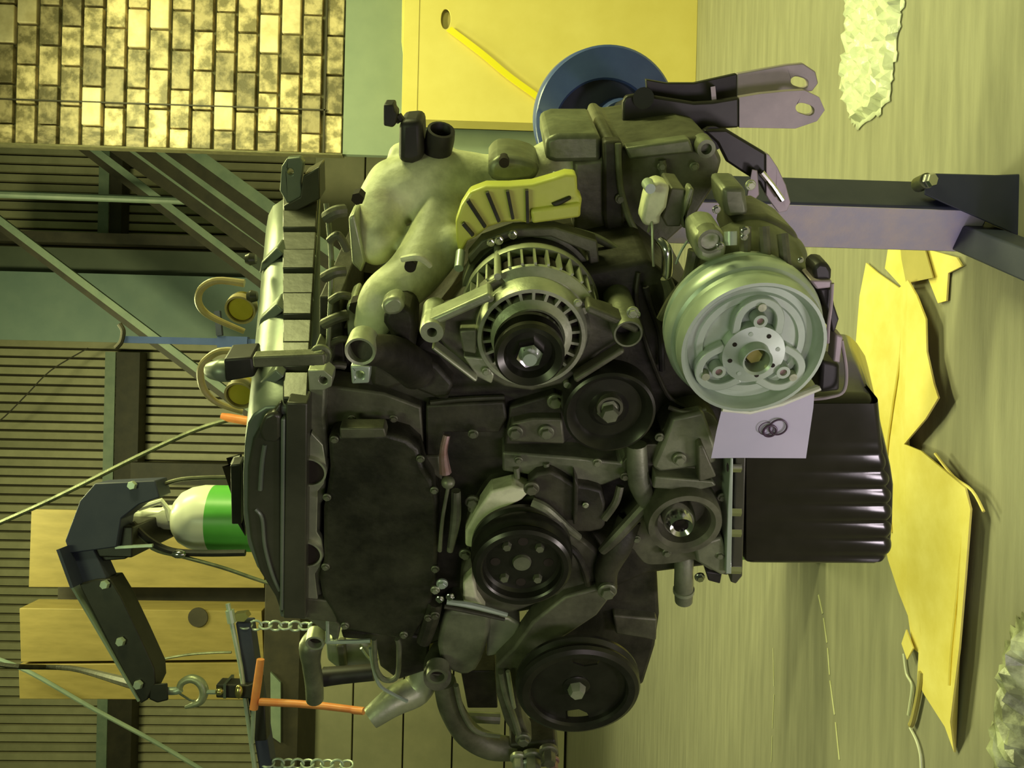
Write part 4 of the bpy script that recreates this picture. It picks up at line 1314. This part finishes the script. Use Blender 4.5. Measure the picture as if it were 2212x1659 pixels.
# boxy casting below the timing cover
bc = eplate([(960, 1330), (975, 1318), (1050, 1325), (1060, 1345), (1050, 1400), (1028, 1450), (995, 1460), (958, 1440), (945, 1400), (950, 1360)], 0.09, 0.16, 'lower_casting', 'alu_mid', bevel=0.008, seg=3, curve=2)
eplate([(1055, 1330), (1100, 1335), (1125, 1350), (1110, 1385), (1080, 1415), (1050, 1420)], 0.11, 0.16, 'lower_casting_web', 'alu', bc, bevel=0.004)
etube([(965, 1300, .07), (1020, 1308, .07), (1095, 1328, .075)], [6, 7, 5], 'fuel_rod', 'zinc', n=8)
etube([(960, 1310, .08), (1020, 1322, .08), (1090, 1338, .08)], [5, 5, 4], 'fuel_rod', 'casting_dark', n=8)
for (a, b, r, m_) in ((955, 1262, 11, 'zinc'), (940, 1275, 9, 'alu'), (972, 1290, 8, 'chrome'), (950, 1295, 8, 'chrome'), (940, 1330, 9, 'alu_dirty'), (925, 1335, 8, 'alu_dirty')):
    bolt(a, b, 0.07, r, m_)
etube([(940, 1300, .09), (930, 1340, .09), (915, 1385, .09)], [16, 18, 16], 'bundle', 'casting_dark', n=10)

# ---- pipes at the lower left
# open stub with curved neck
etube([(960, 1400, .14), (945, 1430, .11), (945, 1452, .085), (945, 1464, .07)], [26, 28, 30, 30], 'open_stub', 'alu_dirty', n=24)
q = E(944, 1462, .06)
part(MB().lathe(q, [(21 * k, 0), (30 * k, 0), (33 * k, .02), (21 * k, .02), (21 * k, 0)], 30), 'stub_rim', 'alu_mid')
part(MB().lathe(q, [(0, .012), (22 * k, .012), (22 * k, .016), (0, .016)], 24), 'stub_bore', 'dark_hole')
# long curved coolant hose
etube([(960, 1470, .12), (975, 1530, .12), (1010, 1585, .12), (1060, 1612, .12), (1115, 1618, .12)], [24, 27, 28, 28, 24], 'coolant_hose', 'alu_dirty', n=18, smooth=60)
etube([(985, 1480, .10), (1000, 1540, .10), (1030, 1580, .10), (1080, 1590, .10)], [6, 6, 6, 5], 'side_pipe', 'alu_mid', n=8)
etube([(1000, 1548, .17), (1080, 1552, .17)], [12, 12], 'cross_pipe', 'alu_mid', n=10)
eplate([(995, 1450), (1070, 1450), (1075, 1530), (1010, 1530)], 0.16, 0.22, 'dark_web', 'casting_dark')
# exhaust-side elbow (matte grey)
etube([(930, 1390, .16), (920, 1450, .15), (900, 1490, .14), (850, 1515, .12), (800, 1552, .10)], [26, 32, 34, 32, 24], 'steel_elbow', 'alu', n=20, smooth=60)
etube([(720, 1450, .2), (800, 1475, .2), (860, 1470, .2), (900, 1440, .2)], [20, 22, 22, 20], 'black_tube', 'rubber', n=14) if 0 else None
etube([(700, 1462, .15), (740, 1458, .15), (808, 1452, .15)], [21, 19, 18], 'black_hose', 'rubber', n=14)
# upright stub with bent neck near the chain
etube([(690, 1370, .15), (672, 1395, .13), (672, 1430, .13), (678, 1470, .13), (680, 1510, .13)], [22, 26, 20, 20, 19], 'coolant_neck', 'alu_mid', n=18, smooth=60)
q = E(680, 1390, .10)
part(MB().lathe(q, [(20 * k, 0), (27 * k, 0), (29 * k, .02), (20 * k, .02), (20 * k, 0)], 30), 'neck_rim', 'alu', None)
part(MB().lathe(q, [(0, .010), (21 * k, .010), (21 * k, .014), (0, .014)], 24), 'neck_bore', 'dark_hole')
# square handle of thin bright rod
etube([(708, 1320, .10), (708, 1380, .10), (709, 1386, .10), (760, 1386, .10), (800, 1384, .10)], 5, 'bent_rod', 'zinc', n=8, sub=3)
etube([(720, 1320, .11), (720, 1360, .11), (722, 1380, .11)], 4, 'bent_rod', 'alu', n=8)
# loop bracket and clips
etube([(808, 1380, .10), (812, 1440, .10), (830, 1468, .10), (858, 1460, .10), (862, 1400, .10), (858, 1380, .10)], 6, 'hanger_loop', 'alu_mid', n=8)
etube([(800, 1400, .11), (806, 1440, .11), (820, 1480, .11), (850, 1500, .11), (880, 1515, .11)], 4, 'hanger_wire', 'zinc', n=6)
eplate([(735, 1362), (790, 1366), (860, 1368), (930, 1380), (920, 1450), (860, 1470), (820, 1440), (810, 1385), (740, 1380)], 0.13, 0.18, 'lower_bracket', 'casting_dark', bevel=0.004)
eplate([(700, 1385), (800, 1390), (820, 1440), (730, 1450), (704, 1430)], 0.20, 0.26, 'exhaust_shield', 'alu', bevel=0.010, seg=3)
eplate([(725, 1395), (745, 1395), (750, 1445), (732, 1447)], 0.19, 0.21, 'shield_rib', 'alu_dirty', bevel=0.004)
etube([(780, 1400, .19), (800, 1425, .19), (815, 1420, .19)], 3, 'wire', 'zinc', n=6)
# cluster of fittings at the lower end
for (a, b, d, r, m_) in ((1150, 1640, .09, 22, 'alu_mid'), (1185, 1625, .085, 18, 'alu_dirty'), (1195, 1645, .08, 12, 'rusty_steel'), (1120, 1640, .09, 16, 'alu'), (1140, 1655, .08, 14, 'zinc')):
    bolt(a, b, d, r, m_, None, 'fitting', hgt=1.6)
eplate([(1100, 1610), (1200, 1600), (1208, 1640), (1180, 1659), (1110, 1659)], 0.11, 0.16, 'fitting_block', 'casting_dark', bevel=0.004)


# ================================================================== ENGINE STAND
YS = 1.47
sb = G(2190, 470)
xp = P(1900, 444, YS).x
st = thing('engine_stand', 'blue engine stand with round head plate and upright post behind the engine', 'engine stand', (xp, YS, 0))
hs_ = 0.094
ang = math.radians(47)
u1 = Vector((math.cos(ang), math.sin(ang), 0))     # along the right, dark face
u2 = Vector((-math.sin(ang), math.cos(ang), 0))    # along the left, lit and worn face
edge = Vector((xp, YS, 0))
pc = edge + (u1 + u2) * (hs_ / 2)
MB().frame(pc + EZ * 0.37, u1, u2, EZ, hs_ / 2, hs_ / 2, 0.33).build('post', 'navy', st, bevel=0.004)
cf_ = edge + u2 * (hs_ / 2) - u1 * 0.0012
MB().frame(cf_ + EZ * 0.37, u1, u2, EZ, 0.001, hs_ / 2 - 0.004, 0.325).build('worn_lit_face', 'blue_worn_lit', st)  # lighter plate paints the lit side of the post, with worn paint
# bolt through the post
bq = P(2003, 390, YS - 0.014)
bb = MB().lathe(bq, [(0, -0.014), (0.011, -0.014), (0.013, -0.010), (0.013, 0.0), (0, 0)], 6, axis=Vector((0.1, 0.9, 0.3))).build('bolt', 'chrome', st)
MB().tube([bq + Vector((0, .0, 0.0)), bq + Vector((0.0, .03, 0))], 0.014, 16).build('bolt_washer', 'alu_mid', st)
# legs on the floor
for a, b in ((G(2035, 500, .08), G(2330, 622, .08)),):
    q = Vector((a.x, a.y, 0.05))
    w = Vector((b.x, b.y, 0.05))
    MB().beam(q, w, 0.05, 0.06, EZ).build('leg', 'navy', st, bevel=0.004)
# sloping gusset from post to leg
gp = [(1996, 420), (2040, 440), (2230, 522), (2300, 540), (2300, 372), (2150, 378), (2000, 374)]
MB().loft([[P(a, b, YS - 0.012) for a, b in gp], [P(a, b, YS + 0.02) for a, b in gp]]).build('gusset', 'navy', st, bevel=0.002)
# neck towards the round head
dc = P(1310, 262, 1.66)
MB().beam(pc + EZ * 0.66, dc + Vector((0.02, 0.13, -0.02)), 0.09, 0.08, Vector((0, -1, 0))).build('neck', 'navy', st, bevel=0.004)
ax = Vector((0.34, 0.94, 0.0)).normalized()
R_ = 0.143
uu = ax.cross(EZ).normalized()


def hring(r_, y_, off=Vector((0, 0, 0))):
    return [dc + off + ax * y_ + (uu * math.cos(2 * PI * i / 72) + EZ * math.sin(2 * PI * i / 72)) * r_ for i in range(72)]


of_ = Vector((-0.022, 0, 0.004))
MB().loft([hring(R_ - .044, .012, of_), hring(R_ - .040, .004, of_), hring(R_ - .004, 0.010), hring(R_, .016), hring(R_, .1), hring(R_ - .01, .1), hring(R_ - .044, .085, of_), hring(R_ - .044, .012, of_)], cap=False).build('head_ring', 'blue', st, smooth=35)
MB().lathe(dc, [(0, .060), (R_ - .012, .060), (R_ - .012, .086), (0, .086)], 64, axis=ax).build('head_plate', 'navy', st)
MB().lathe(dc + Vector((-0.01, 0, -0.03)), [(0, -.02), (0.05, -.02), (0.055, -.012), (.055, .06), (0, .06)], 32, axis=ax).build('hub', 'blue', st)
nq = P(1220, 147, 1.65)
MB().lathe(nq, [(0, -.006), (0.012, -.006), (.013, .004), (0, .004)], 3, axis=ax).build('paint_chip', 'black_steel', st)
# clamp arms with bare slotted tips
def stand_arm(outl_, cut, d0, th_, slot):
    pts = outl_
    # split at px = cut into a black part and a bare tip
    def clip(keep_low):
        out = []
        n_ = len(pts)
        for i in range(n_):
            a, b = pts[i], pts[(i + 1) % n_]
            ina = (a[0] <= cut) == keep_low
            inb = (b[0] <= cut) == keep_low
            if ina:
                out.append(a)
            if ina != inb:
                t = (cut - a[0]) / (b[0] - a[0])
                out.append((cut, a[1] + (b[1] - a[1]) * t))
        return out
    p1_ = [Vector((x, d0, z)) for x, z in epoly(clip(True), d0)]
    o1_ = MB().loft([[EW(q) for q in p1_], [EW(q + AY * th_) for q in p1_]]).build('clamp_arm', 'black_steel', st, bevel=0.003)
    tipp = epoly(clip(False), d0)
    hl = epoly(slot, d0)
    mb_ = MB().prism(tipp, d0, d0 + th_, [hl])
    mb_.v = [EW(q) for q in mb_.v]
    tip = mb_.build('bare_tip', 'bare_steel', o1_, bevel=0.0015)
    return o1_


def slotpts(cx, cy, a, b, rot):
    out = []
    for i in range(18):
        t = 2 * PI * i / 18
        x, y = a * math.cos(t), b * math.sin(t)
        x = a * (abs(math.cos(t)) ** .7) * (1 if math.cos(t) > 0 else -1)
        out.append((cx + x * math.cos(rot) - y * math.sin(rot), cy + x * math.sin(rot) + y * math.cos(rot)))
    return out


stand_arm([(1395, 172), (1440, 180), (1500, 180), (1590, 160), (1700, 140), (1735, 137), (1762, 155), (1768, 180), (1755, 197), (1700, 205), (1560, 225), (1400, 225)], 1592, 0.44, 0.010, slotpts(1727, 178, 19, 11, 0.3))
stand_arm([(1345, 222), (1352, 208), (1380, 203), (1500, 222), (1540, 220), (1640, 203), (1700, 197), (1738, 195), (1770, 210), (1782, 238), (1765, 262), (1718, 278), (1600, 276), (1500, 283), (1390, 300), (1345, 290)], 1597, 0.40, 0.012, slotpts(1739, 236, 21, 12, 0.3))
stand_arm([(1520, 282), (1570, 280), (1600, 298), (1662, 335), (1680, 362), (1698, 400), (1708, 438), (1700, 456), (1682, 460), (1660, 430), (1640, 395), (1600, 370), (1570, 350), (1550, 310)], 1655, 0.36, 0.012, slotpts(1683, 425, 9, 5, 1.2))
mbx = MB().tube([EW(E(1390, 212, .39)), EW(E(1392, 212, .47))], 0.014, 16).build('arm_bolt', 'black_steel', st)
MB().loft([[EW(E(a, b, .41)) for a, b in ((1535, 188), (1545, 186), (1548, 218), (1538, 222))], [EW(E(a, b, .442)) for a, b in ((1535, 188), (1545, 186), (1548, 218), (1538, 222))]]).build('spacer', 'bare_steel', st)
MB().tube([EW(E(1400, 215, .45)), dc + ax * 0.06 + Vector((0.02, 0, -0.03))], 0.016, 14).build('arm_stub', 'black_steel', st)
MB().tube([EW(E(1540, 300, .365)), dc + ax * 0.06 + Vector((0.0, 0, -0.08))], 0.016, 14).build('arm_stub', 'black_steel', st)
q = [EW(E(a, b, .35)) for a, b in ((1645, 372), (1668, 400), (1690, 432))]
MB().tube(q, 0.004, 8).build('clevis_pin', 'chrome', st)
MB().loft([[EW(E(a, b, .345)) for a, b in ((1624, 365), (1636, 368), (1640, 420), (1620, 445), (1612, 430))], [EW(E(a, b, .36)) for a, b in ((1624, 365), (1636, 368), (1640, 420), (1620, 445), (1612, 430))]]).build('clamp_fork', 'bare_steel', st, bevel=0.001)

# ================================================================== HOIST BEHIND THE ENGINE
YH = 2.15
mx_ = P(500, 1120, YH + 0.35).x
ho = thing('engine_hoist', 'navy and black engine hoist with its boom reaching out behind the valve cover', 'hoist', (mx_, YH + 0.35, 0))


def wslab(pts, Y, th, name, material, parent, **k_):
    return MB().loft([[P(a, b, Y) for a, b in pts], [P(a, b, Y) + Vector((0, th, 0)) for a, b in pts]]).build(name, material, parent, **k_)


wslab([(140, 1168), (172, 1082), (205, 1044), (335, 1038), (345, 1075), (300, 1090), (262, 1120), (252, 1182), (150, 1196)], YH, 0.08, 'mast_head_plate', 'navy', ho, bevel=0.003)
wslab([(150, 1193), (252, 1180), (212, 1190), (262, 1290), (195, 1290), (152, 1200)], YH + 0.01, 0.06, 'inner_boom', 'navy', ho) if 0 else wslab([(146, 1190), (200, 1182), (236, 1262), (182, 1275)], YH + 0.01, 0.06, 'inner_boom', 'navy', ho, bevel=0.002)
wslab([(170, 1262), (205, 1252), (238, 1250), (262, 1290), (300, 1370), (334, 1445), (336, 1475), (318, 1512), (304, 1520), (292, 1500), (240, 1400)], YH, 0.075, 'outer_boom', 'black_steel', ho, bevel=0.003)
a, b = P(142, 1180, YH - 0.004), P(300, 1515, YH - 0.004)
MB().beam(a, P(172, 1262, YH - .004), 0.008, 0.08).build('boom_edge', 'navy', ho)
MB().beam(P(170, 1262, YH + .03), b + Vector((0, .034, 0)), 0.006, 0.07).build('boom_edge', 'steel_pale', ho)  # pale strip paints the lit edge of the boom
wslab([(203, 1185), (250, 1180), (278, 1186), (284, 1196), (270, 1208), (222, 1212)], YH + 0.03, 0.04, 'ram_bracket', 'black_steel', ho, bevel=0.003)
MB().beam(P(250, 1182, YH + .02), P(330, 1178, YH + .02), 0.007, 0.01).build('release_rod', 'zinc', ho)
for (a_, b_) in ((287, 1048), (228, 1262), (262, 1385), (300, 1478)):
    q = P(a_, b_, YH - 0.002)
    MB().lathe(q, [(0, -.012), (.010, -.012), (.012, -.008), (.012, 0), (0, 0)], 6).build('bolt', 'zinc', ho)
# mast and feet
mz = P(330, 1075, YH + 0.3).z
MB().box((mx_ - 0.045, YH + 0.30, 0.06), (mx_ + 0.045, YH + 0.39, mz + 0.02)).build('mast', 'black_steel', ho, bevel=0.004)
MB().box((mx_ - 0.05, YH + 0.02, mz - 0.06), (mx_ + 0.03, YH + 0.36, mz + 0.05)).build('mast_saddle', 'black_steel', ho, bevel=0.004)
for s_ in (-0.03, 0.36):
    MB().box((mx_ + s_ - 0.03, YH + 0.30, 0.0), (mx_ + s_ + 0.03, YH + 0.85, 0.06)).build('leg', 'navy', ho, bevel=0.004)
MB().box((mx_ - 0.06, YH + 0.30, 0.0), (mx_ + 0.39, YH + 0.38, 0.07)).build('cross_leg', 'navy', ho)
# hook
hk = thing('lifting_hook', 'open steel crane hook hanging from the tip of hoist boom', 'hook', tuple(P(412, 1495, YH + .03)))
MB().loft([[P(a, b, YH) for a, b in ((325, 1478), (362, 1475), (364, 1512), (340, 1518), (322, 1510))], [P(a, b, YH + .06) for a, b in ((325, 1478), (362, 1475), (364, 1512), (340, 1518), (322, 1510))]]).build('shackle_block', 'black_steel', hk, bevel=0.003)
MB().tube(smooth_path([P(360, 1493, YH + .03), P(382, 1492, YH + .03), P(390, 1488, YH + .03)], 3), 0.010, 12).build('swivel', 'zinc', hk)
hp_ = [(386, 1496), (392, 1476), (412, 1466), (432, 1474), (441, 1494), (434, 1514), (418, 1522), (400, 1528)]
q = smooth_path([P(a, b, YH + .03) for a, b in hp_], 4)
MB().tube(q, lerp_list([0.007, 0.009, 0.011, 0.012, 0.012, 0.010, 0.008, 0.004], len(q)), 12).build('hook_body', 'alu', hk)
MB().tube([P(388, 1498, YH + .03), P(410, 1512, YH + .03), P(428, 1516, YH + .03)], 0.003, 8).build('safety_latch', 'chrome', hk)
# load leveler
lv = thing('load_leveler', 'blue slanted load leveler bar hanging from the crane hook', 'load leveler', tuple(P(530, 1495, YH)))
wslab([(466, 1478), (535, 1480), (560, 1470), (560, 1518), (535, 1510), (466, 1508)], YH - 0.01, 0.05, 'hanger_block', 'black_steel', lv, bevel=0.004)
wslab([(482, 1478), (488, 1478), (488, 1509), (482, 1509)], YH - 0.02, 0.07, 'washer', 'chrome', lv)
MB().ball(P(474, 1494, YH - 0.02), 0.010, 12).build('pin_head', 'brass', lv)
MB().ball(P(516, 1494, YH - 0.02), 0.013, 12, (1.4, .6, .8)).build('pin_head', 'brass', lv)
MB().tube([P(442, 1495, YH + .03), P(468, 1495, YH + .02)], 0.006, 8).build('hanger_pin', 'zinc', lv)
MB().tube([P(492, 1304, YH), P(520, 1440, YH), P(552, 1670, YH)], 0.006, 10).build('screw_rod', 'zinc', lv)
MB().tube([P(496, 1318, YH), P(501, 1345, YH)], 0.011, 10).build('rod_end', 'zinc', lv)
wslab([(508, 1345), (540, 1345), (558, 1470), (588, 1665), (560, 1665), (530, 1480)], YH + 0.01, 0.05, 'bar', 'navy', lv, bevel=0.003)
wslab([(505, 1327), (530, 1324), (536, 1334), (527, 1343), (505, 1342)], YH - 0.0, 0.03, 'end_bracket', 'brass', lv)
wslab([(545, 1520), (572, 1520), (576, 1600), (550, 1602)], YH - 0.03, 0.04, 'gear_box', 'black_steel', lv, bevel=0.003)
# cranked handle, orange
ch_ = thing('crank_handle', 'orange T-shaped crank handle on the load leveler', 'handle', tuple(P(555, 1480, YH - .06)))
MB().tube([P(563, 1424, YH - .06), P(557, 1470, YH - .06), P(548, 1532, YH - .06)], [0.0095, 0.0105, 0.0105], 14).build('cross_grip', 'orange', ch_)
q = [P(562, 1516, YH - .06), P(640, 1520, YH - .08), P(700, 1525, YH - .1), P(757, 1532, YH - .11), P(765, 1534, YH - .11), P(786, 1536, YH - .12)]
MB().tube(q, [0.0095, 0.009, 0.009, 0.0085, 0.0095, 0.009], 14).build('long_grip', 'orange', ch_)
MB().tube([P(548, 1532, YH - .06), P(545, 1605, YH - .05)], [0.006, 0.005], 10).build('steel_shank', 'zinc', ch_)


def chain(px0_, px1_, py, Y, label, n_):
    t = thing('chain', label, 'chain', tuple(P(px0_, py, Y)), group='chains of the load leveler')
    a = P(px0_, py, Y)
    b = P(px1_, py + 4, Y)
    L = (b - a) / n_
    src = {}
    for i in range(n_):
        c_ = a + L * (i + .5)
        hl_ = L.length * 0.62
        wd = 0.012
        up = L.normalized()
        sd = (Vector((1, 0, 0)) if i % 2 else Vector((0.5, 0.85, 0))).normalized()
        pts = []
        for j in range(16):
            t_ = 2 * PI * j / 16
            pts.append(up * (math.cos(t_) * hl_ * (1.0)) + sd * (math.sin(t_) * wd))
        if i % 2 in src:
            o_ = src[i % 2].copy()
            COL.objects.link(o_)
            o_.location = c_ - a - src['c%d' % (i % 2)]
        else:
            o_ = MB().tube([p + c_ for p in pts], 0.0032, 8, closed=True).build('link', 'zinc', t)
            src[i % 2] = o_
            src['c%d' % (i % 2)] = c_ - a
    return t


chain(520, 712, 1350, YH + 0.02, 'steel chain hanging from the upper end of leveler beside the engine', 9)
chain(568, 760, 1648, YH + 0.02, 'steel chain hanging at the far left edge of the view', 9)

# ================================================================== GAS CYLINDER
YG = 2.35
gc = P(450, 1119, YG)
rg = 70 * YG / FPX
gz = P(462, 1119, YG).z
gt = P(372, 1119, YG).z
gy = thing('gas_cylinder', 'white shouldered gas cylinder with green band standing behind the valve cover', 'gas cylinder', (gc.x, YG, 0))
o0 = Vector((gc.x, YG, 0))
zz = gt - gz
MB().lathe(o0, [(0, gz), (rg, gz), (rg, gz + zz * .25), (rg * .93, gz + zz * .52), (rg * .78, gz + zz * .75), (rg * .55, gz + zz * .9), (rg * .3, gz + zz * .97), (0, gz + zz)], 48, axis=EZ).build('shoulder', 'cream_paint', gy, smooth=60)
MB().lathe(o0, [(0, 0.02), (rg * .97, 0.02), (rg, 0.05), (rg, gz), (0, gz)], 48, axis=EZ).build('body', 'green_paint', gy, smooth=40)
vz = P(300, 1119, YG).z
MB().lathe(o0, [(0, gt - .01), (rg * .38, gt - .01), (rg * .36, gt + .02), (rg * .30, gt + .03), (rg * .26, vz), (rg * .30, vz + .01), (0, vz + .012)], 24, axis=EZ).build('neck_guard', 'cream_paint', gy)
vt = Vector((gc.x, YG - 0.01, vz + 0.02))
MB().ball(vt, 0.022, 12).build('valve_body', 'brass', gy)
MB().tube([vt + Vector((-.045, 0, 0)), vt + Vector((.05, 0, .005))], 0.010, 10).build('valve_outlet', 'chrome', gy)
MB().lathe(vt + Vector((0, 0, .03)), [(0, 0), (.026, 0), (.028, .01), (.014, .018), (0, .018)], 12, axis=EZ).build('valve_wheel', 'brass', gy)
MB().lathe(vt + Vector((-.05, -.02, .015)), [(0, 0), (.020, 0), (.020, .014), (0, .014)], 20).build('pressure_gauge', 'chrome', gy)
MB().lathe(vt + Vector((-.02, -.03, .0)), [(0, 0), (.014, 0), (.014, .014), (0, .014)], 20).build('pressure_gauge', 'brass', gy)
# cradle bars beside the neck
MB().tube([P(300, 1098, YG - .03), P(350, 1082, YG - .03), P(362, 1100, YG - .03), P(368, 1124, YG - .03)], 0.008, 8).build('cap_bar', 'cream_paint', gy)
for nm, lb, pts, r, mt_ in (('gas_hose', 'black hose curving from cylinder valve over to the plug cover', [(288, 1090), (320, 1062), (380, 1038), (440, 1032), (500, 1031)], 0.006, 'alu_dirty'),
                            ('gas_hose', 'black hose sagging left of the white cylinder shoulder', [(285, 1130), (320, 1165), (370, 1190), (440, 1195), (530, 1194)], 0.009, 'rubber'),
                            ('steel_cable', 'thin pale cable running from the cylinder valve down to valve cover corner', [(290, 1140), (330, 1185), (400, 1204), (480, 1226), (550, 1250), (606, 1268)], 0.005, 'alu_mid')):
    o = MB().tube(smooth_path([P(a, b, YG - 0.14) for a, b in pts], 5), r, 8).build(nm, mt_)
    tag(o, lb, 'hose' if nm == 'gas_hose' else 'cable')
o = MB().ball(P(386, 1197, YG - .16), 0.012, 10, (1, 1, 1.6)).build('hose_clip', 'chrome')
tag(o, 'small bright clip joining hose and cable below the cylinder valve', 'clip')

# thin blue pole with a hook between the two breather loops
YP = 3.0
pb = P(262, 733, YP)
bp_ = thing('blue_pole', 'slim dark blue steel pole with bent hook top behind the breather loops', 'pole', (pb.x, YP, 0))
MB().box((pb.x - 0.012, YP, 0.0), (pb.x + 0.012, YP + 0.02, pb.z)).build('pole', 'blue', bp_)
MB().tube(smooth_path([P(250, 752, YP), P(262, 738, YP), P(266, 715, YP), P(258, 700, YP)], 4), 0.009, 8).build('bent_hook', 'steel_dark', bp_)
MB().box((pb.x - 0.02, YP - 0.005, P(535, 733, YP).z), (pb.x + 0.02, YP + 0.025, P(470, 733, YP).z)).build('sleeve', 'blue', bp_)
MB().beam(P(475, 725, YP), P(470, 672, YP), 0.02, 0.02).build('side_arm', 'navy', bp_)

# ================================================================== CLEAR BAG WITH O-RINGS ON THE PAN
tg = thing('plastic_sleeve', 'translucent lilac plastic sleeve stuck below the bright pulley on the oil pan', 'plastic bag', tuple(EW(E(1645, 930, .05))))
pts = [(1562, 872), (1640, 878), (1700, 868), (1760, 838), (1757, 880), (1741, 990), (1600, 989), (1536, 990), (1548, 930)]
fr = [EW(E(a, b, .045)) for a, b in pts]
bk = [EW(E(a, b, .048)) for a, b in pts]
MB().loft([fr, bk]).build('film', 'tag_film', tg)
MB().tube([EW(E(a, b, .04)) for a, b in ((1560, 884), (1620, 890), (1690, 872), (1772, 838))], 0.0028, 8).build('fold', 'cream_paint', tg)
MB().tube([EW(E(a, b, .04)) for a, b in ((1570, 874), (1630, 880), (1700, 862), (1765, 834))], 0.002, 8).build('fold', 'tag_film', tg)
for (a, b, r, w, lb) in ((1681, 923, 19, 0.0011, 'larger thin dark rubber ring inside the lilac plastic sleeve'), (1663, 931, 14, 0.0014, 'smaller thick dark rubber ring inside the lilac plastic sleeve'),
                         (1655, 926, 16, 0.0005, 'faint thin reddish ring at left inside the lilac plastic sleeve')):
    c = EW(E(a, b, .0425))
    rr = ER(a, b, .0425, r)
    o = MB().tube([c + EX * (math.cos(t) * rr) + EZ * (math.sin(t) * rr) for t in [2 * PI * i / 40 for i in range(40)]], w, 8, closed=True).build('rubber_ring', 'oring')
    tag(o, lb, 'rubber ring')

# ---- smaller fittings of the engine, seen in the gaps
part(MB().lathe(E(886, 577, 0.115), [(0, 0), (13 * k, 0), (14 * k, .02), (0, .02)], 18), 'vacuum_port', 'dark_hole', mf)
etube([(868, 560, .12), (905, 556, .115), (930, 575, .12)], [7, 9, 6], 'port_lip', 'alu_bright', mf, n=8)
for pts, w_, m_ in (([(1395, 620, .12), (1405, 660, .12), (1425, 720, .12), (1430, 800, .12)], 7, 'rubber'),
                    ([(1380, 590, .13), (1375, 650, .125), (1395, 740, .12), (1440, 850, .12), (1480, 880, .11)], 5, 'casting_dark'),
                    ([(1445, 880, .1), (1480, 890, .09), (1525, 885, .09)], 5, 'alu_dirty'),
                    ([(930, 870, .1), (1000, 862, .1), (1090, 858, .1)], 6, 'casting_dark'),
                    ([(1195, 1165, .09), (1240, 1190, .08), (1262, 1230, .08), (1270, 1262, .09)], 8, 'casting_dark'),
                    ([(1340, 1050, .09), (1330, 1085, .085), (1305, 1120, .085)], 9, 'alu_dirty')):
    etube(pts, w_, 'small_pipe', m_, n=8)
for (a, b, d, r_, m_) in ((1395, 905, .09, 10, 'alu_dirty'), (1425, 945, .085, 9, 'alu_mid'), (1350, 1030, .085, 9, 'alu_dirty'), (1375, 1165, .085, 8, 'alu_mid'), (1440, 1195, .085, 9, 'alu_mid'),
                          (1560, 1075, .085, 9, 'alu'), (1555, 1200, .07, 9, 'alu_mid'), (1290, 1000, .09, 9, 'alu_mid'), (1120, 995, .09, 8, 'alu_mid'), (760, 905, .105, 8, 'alu_dirty'),
                          (850, 905, .105, 8, 'alu_dirty'), (1340, 430, .25, 10, 'alu_mid'), (1430, 360, .26, 9, 'alu_mid'), (1500, 360, .26, 9, 'alu_mid')):
    bolt(a, b, d, r_, m_, None, 'small_bolt')
for p in (((1430, 345), (1436, 430)),):
    part(MB().tube([E(*p[0], .262), E(*p[1], .262)], .005, 8), 'cast_rib', 'alu_dirty', bh)
for p in (((1115, 1010), (1118, 1032)), ((1180, 1000), (1182, 1028))):
    part(MB().tube([E(*p[0], .098), E(*p[1], .098)], .004, 8), 'cast_rib', 'alu_mid')
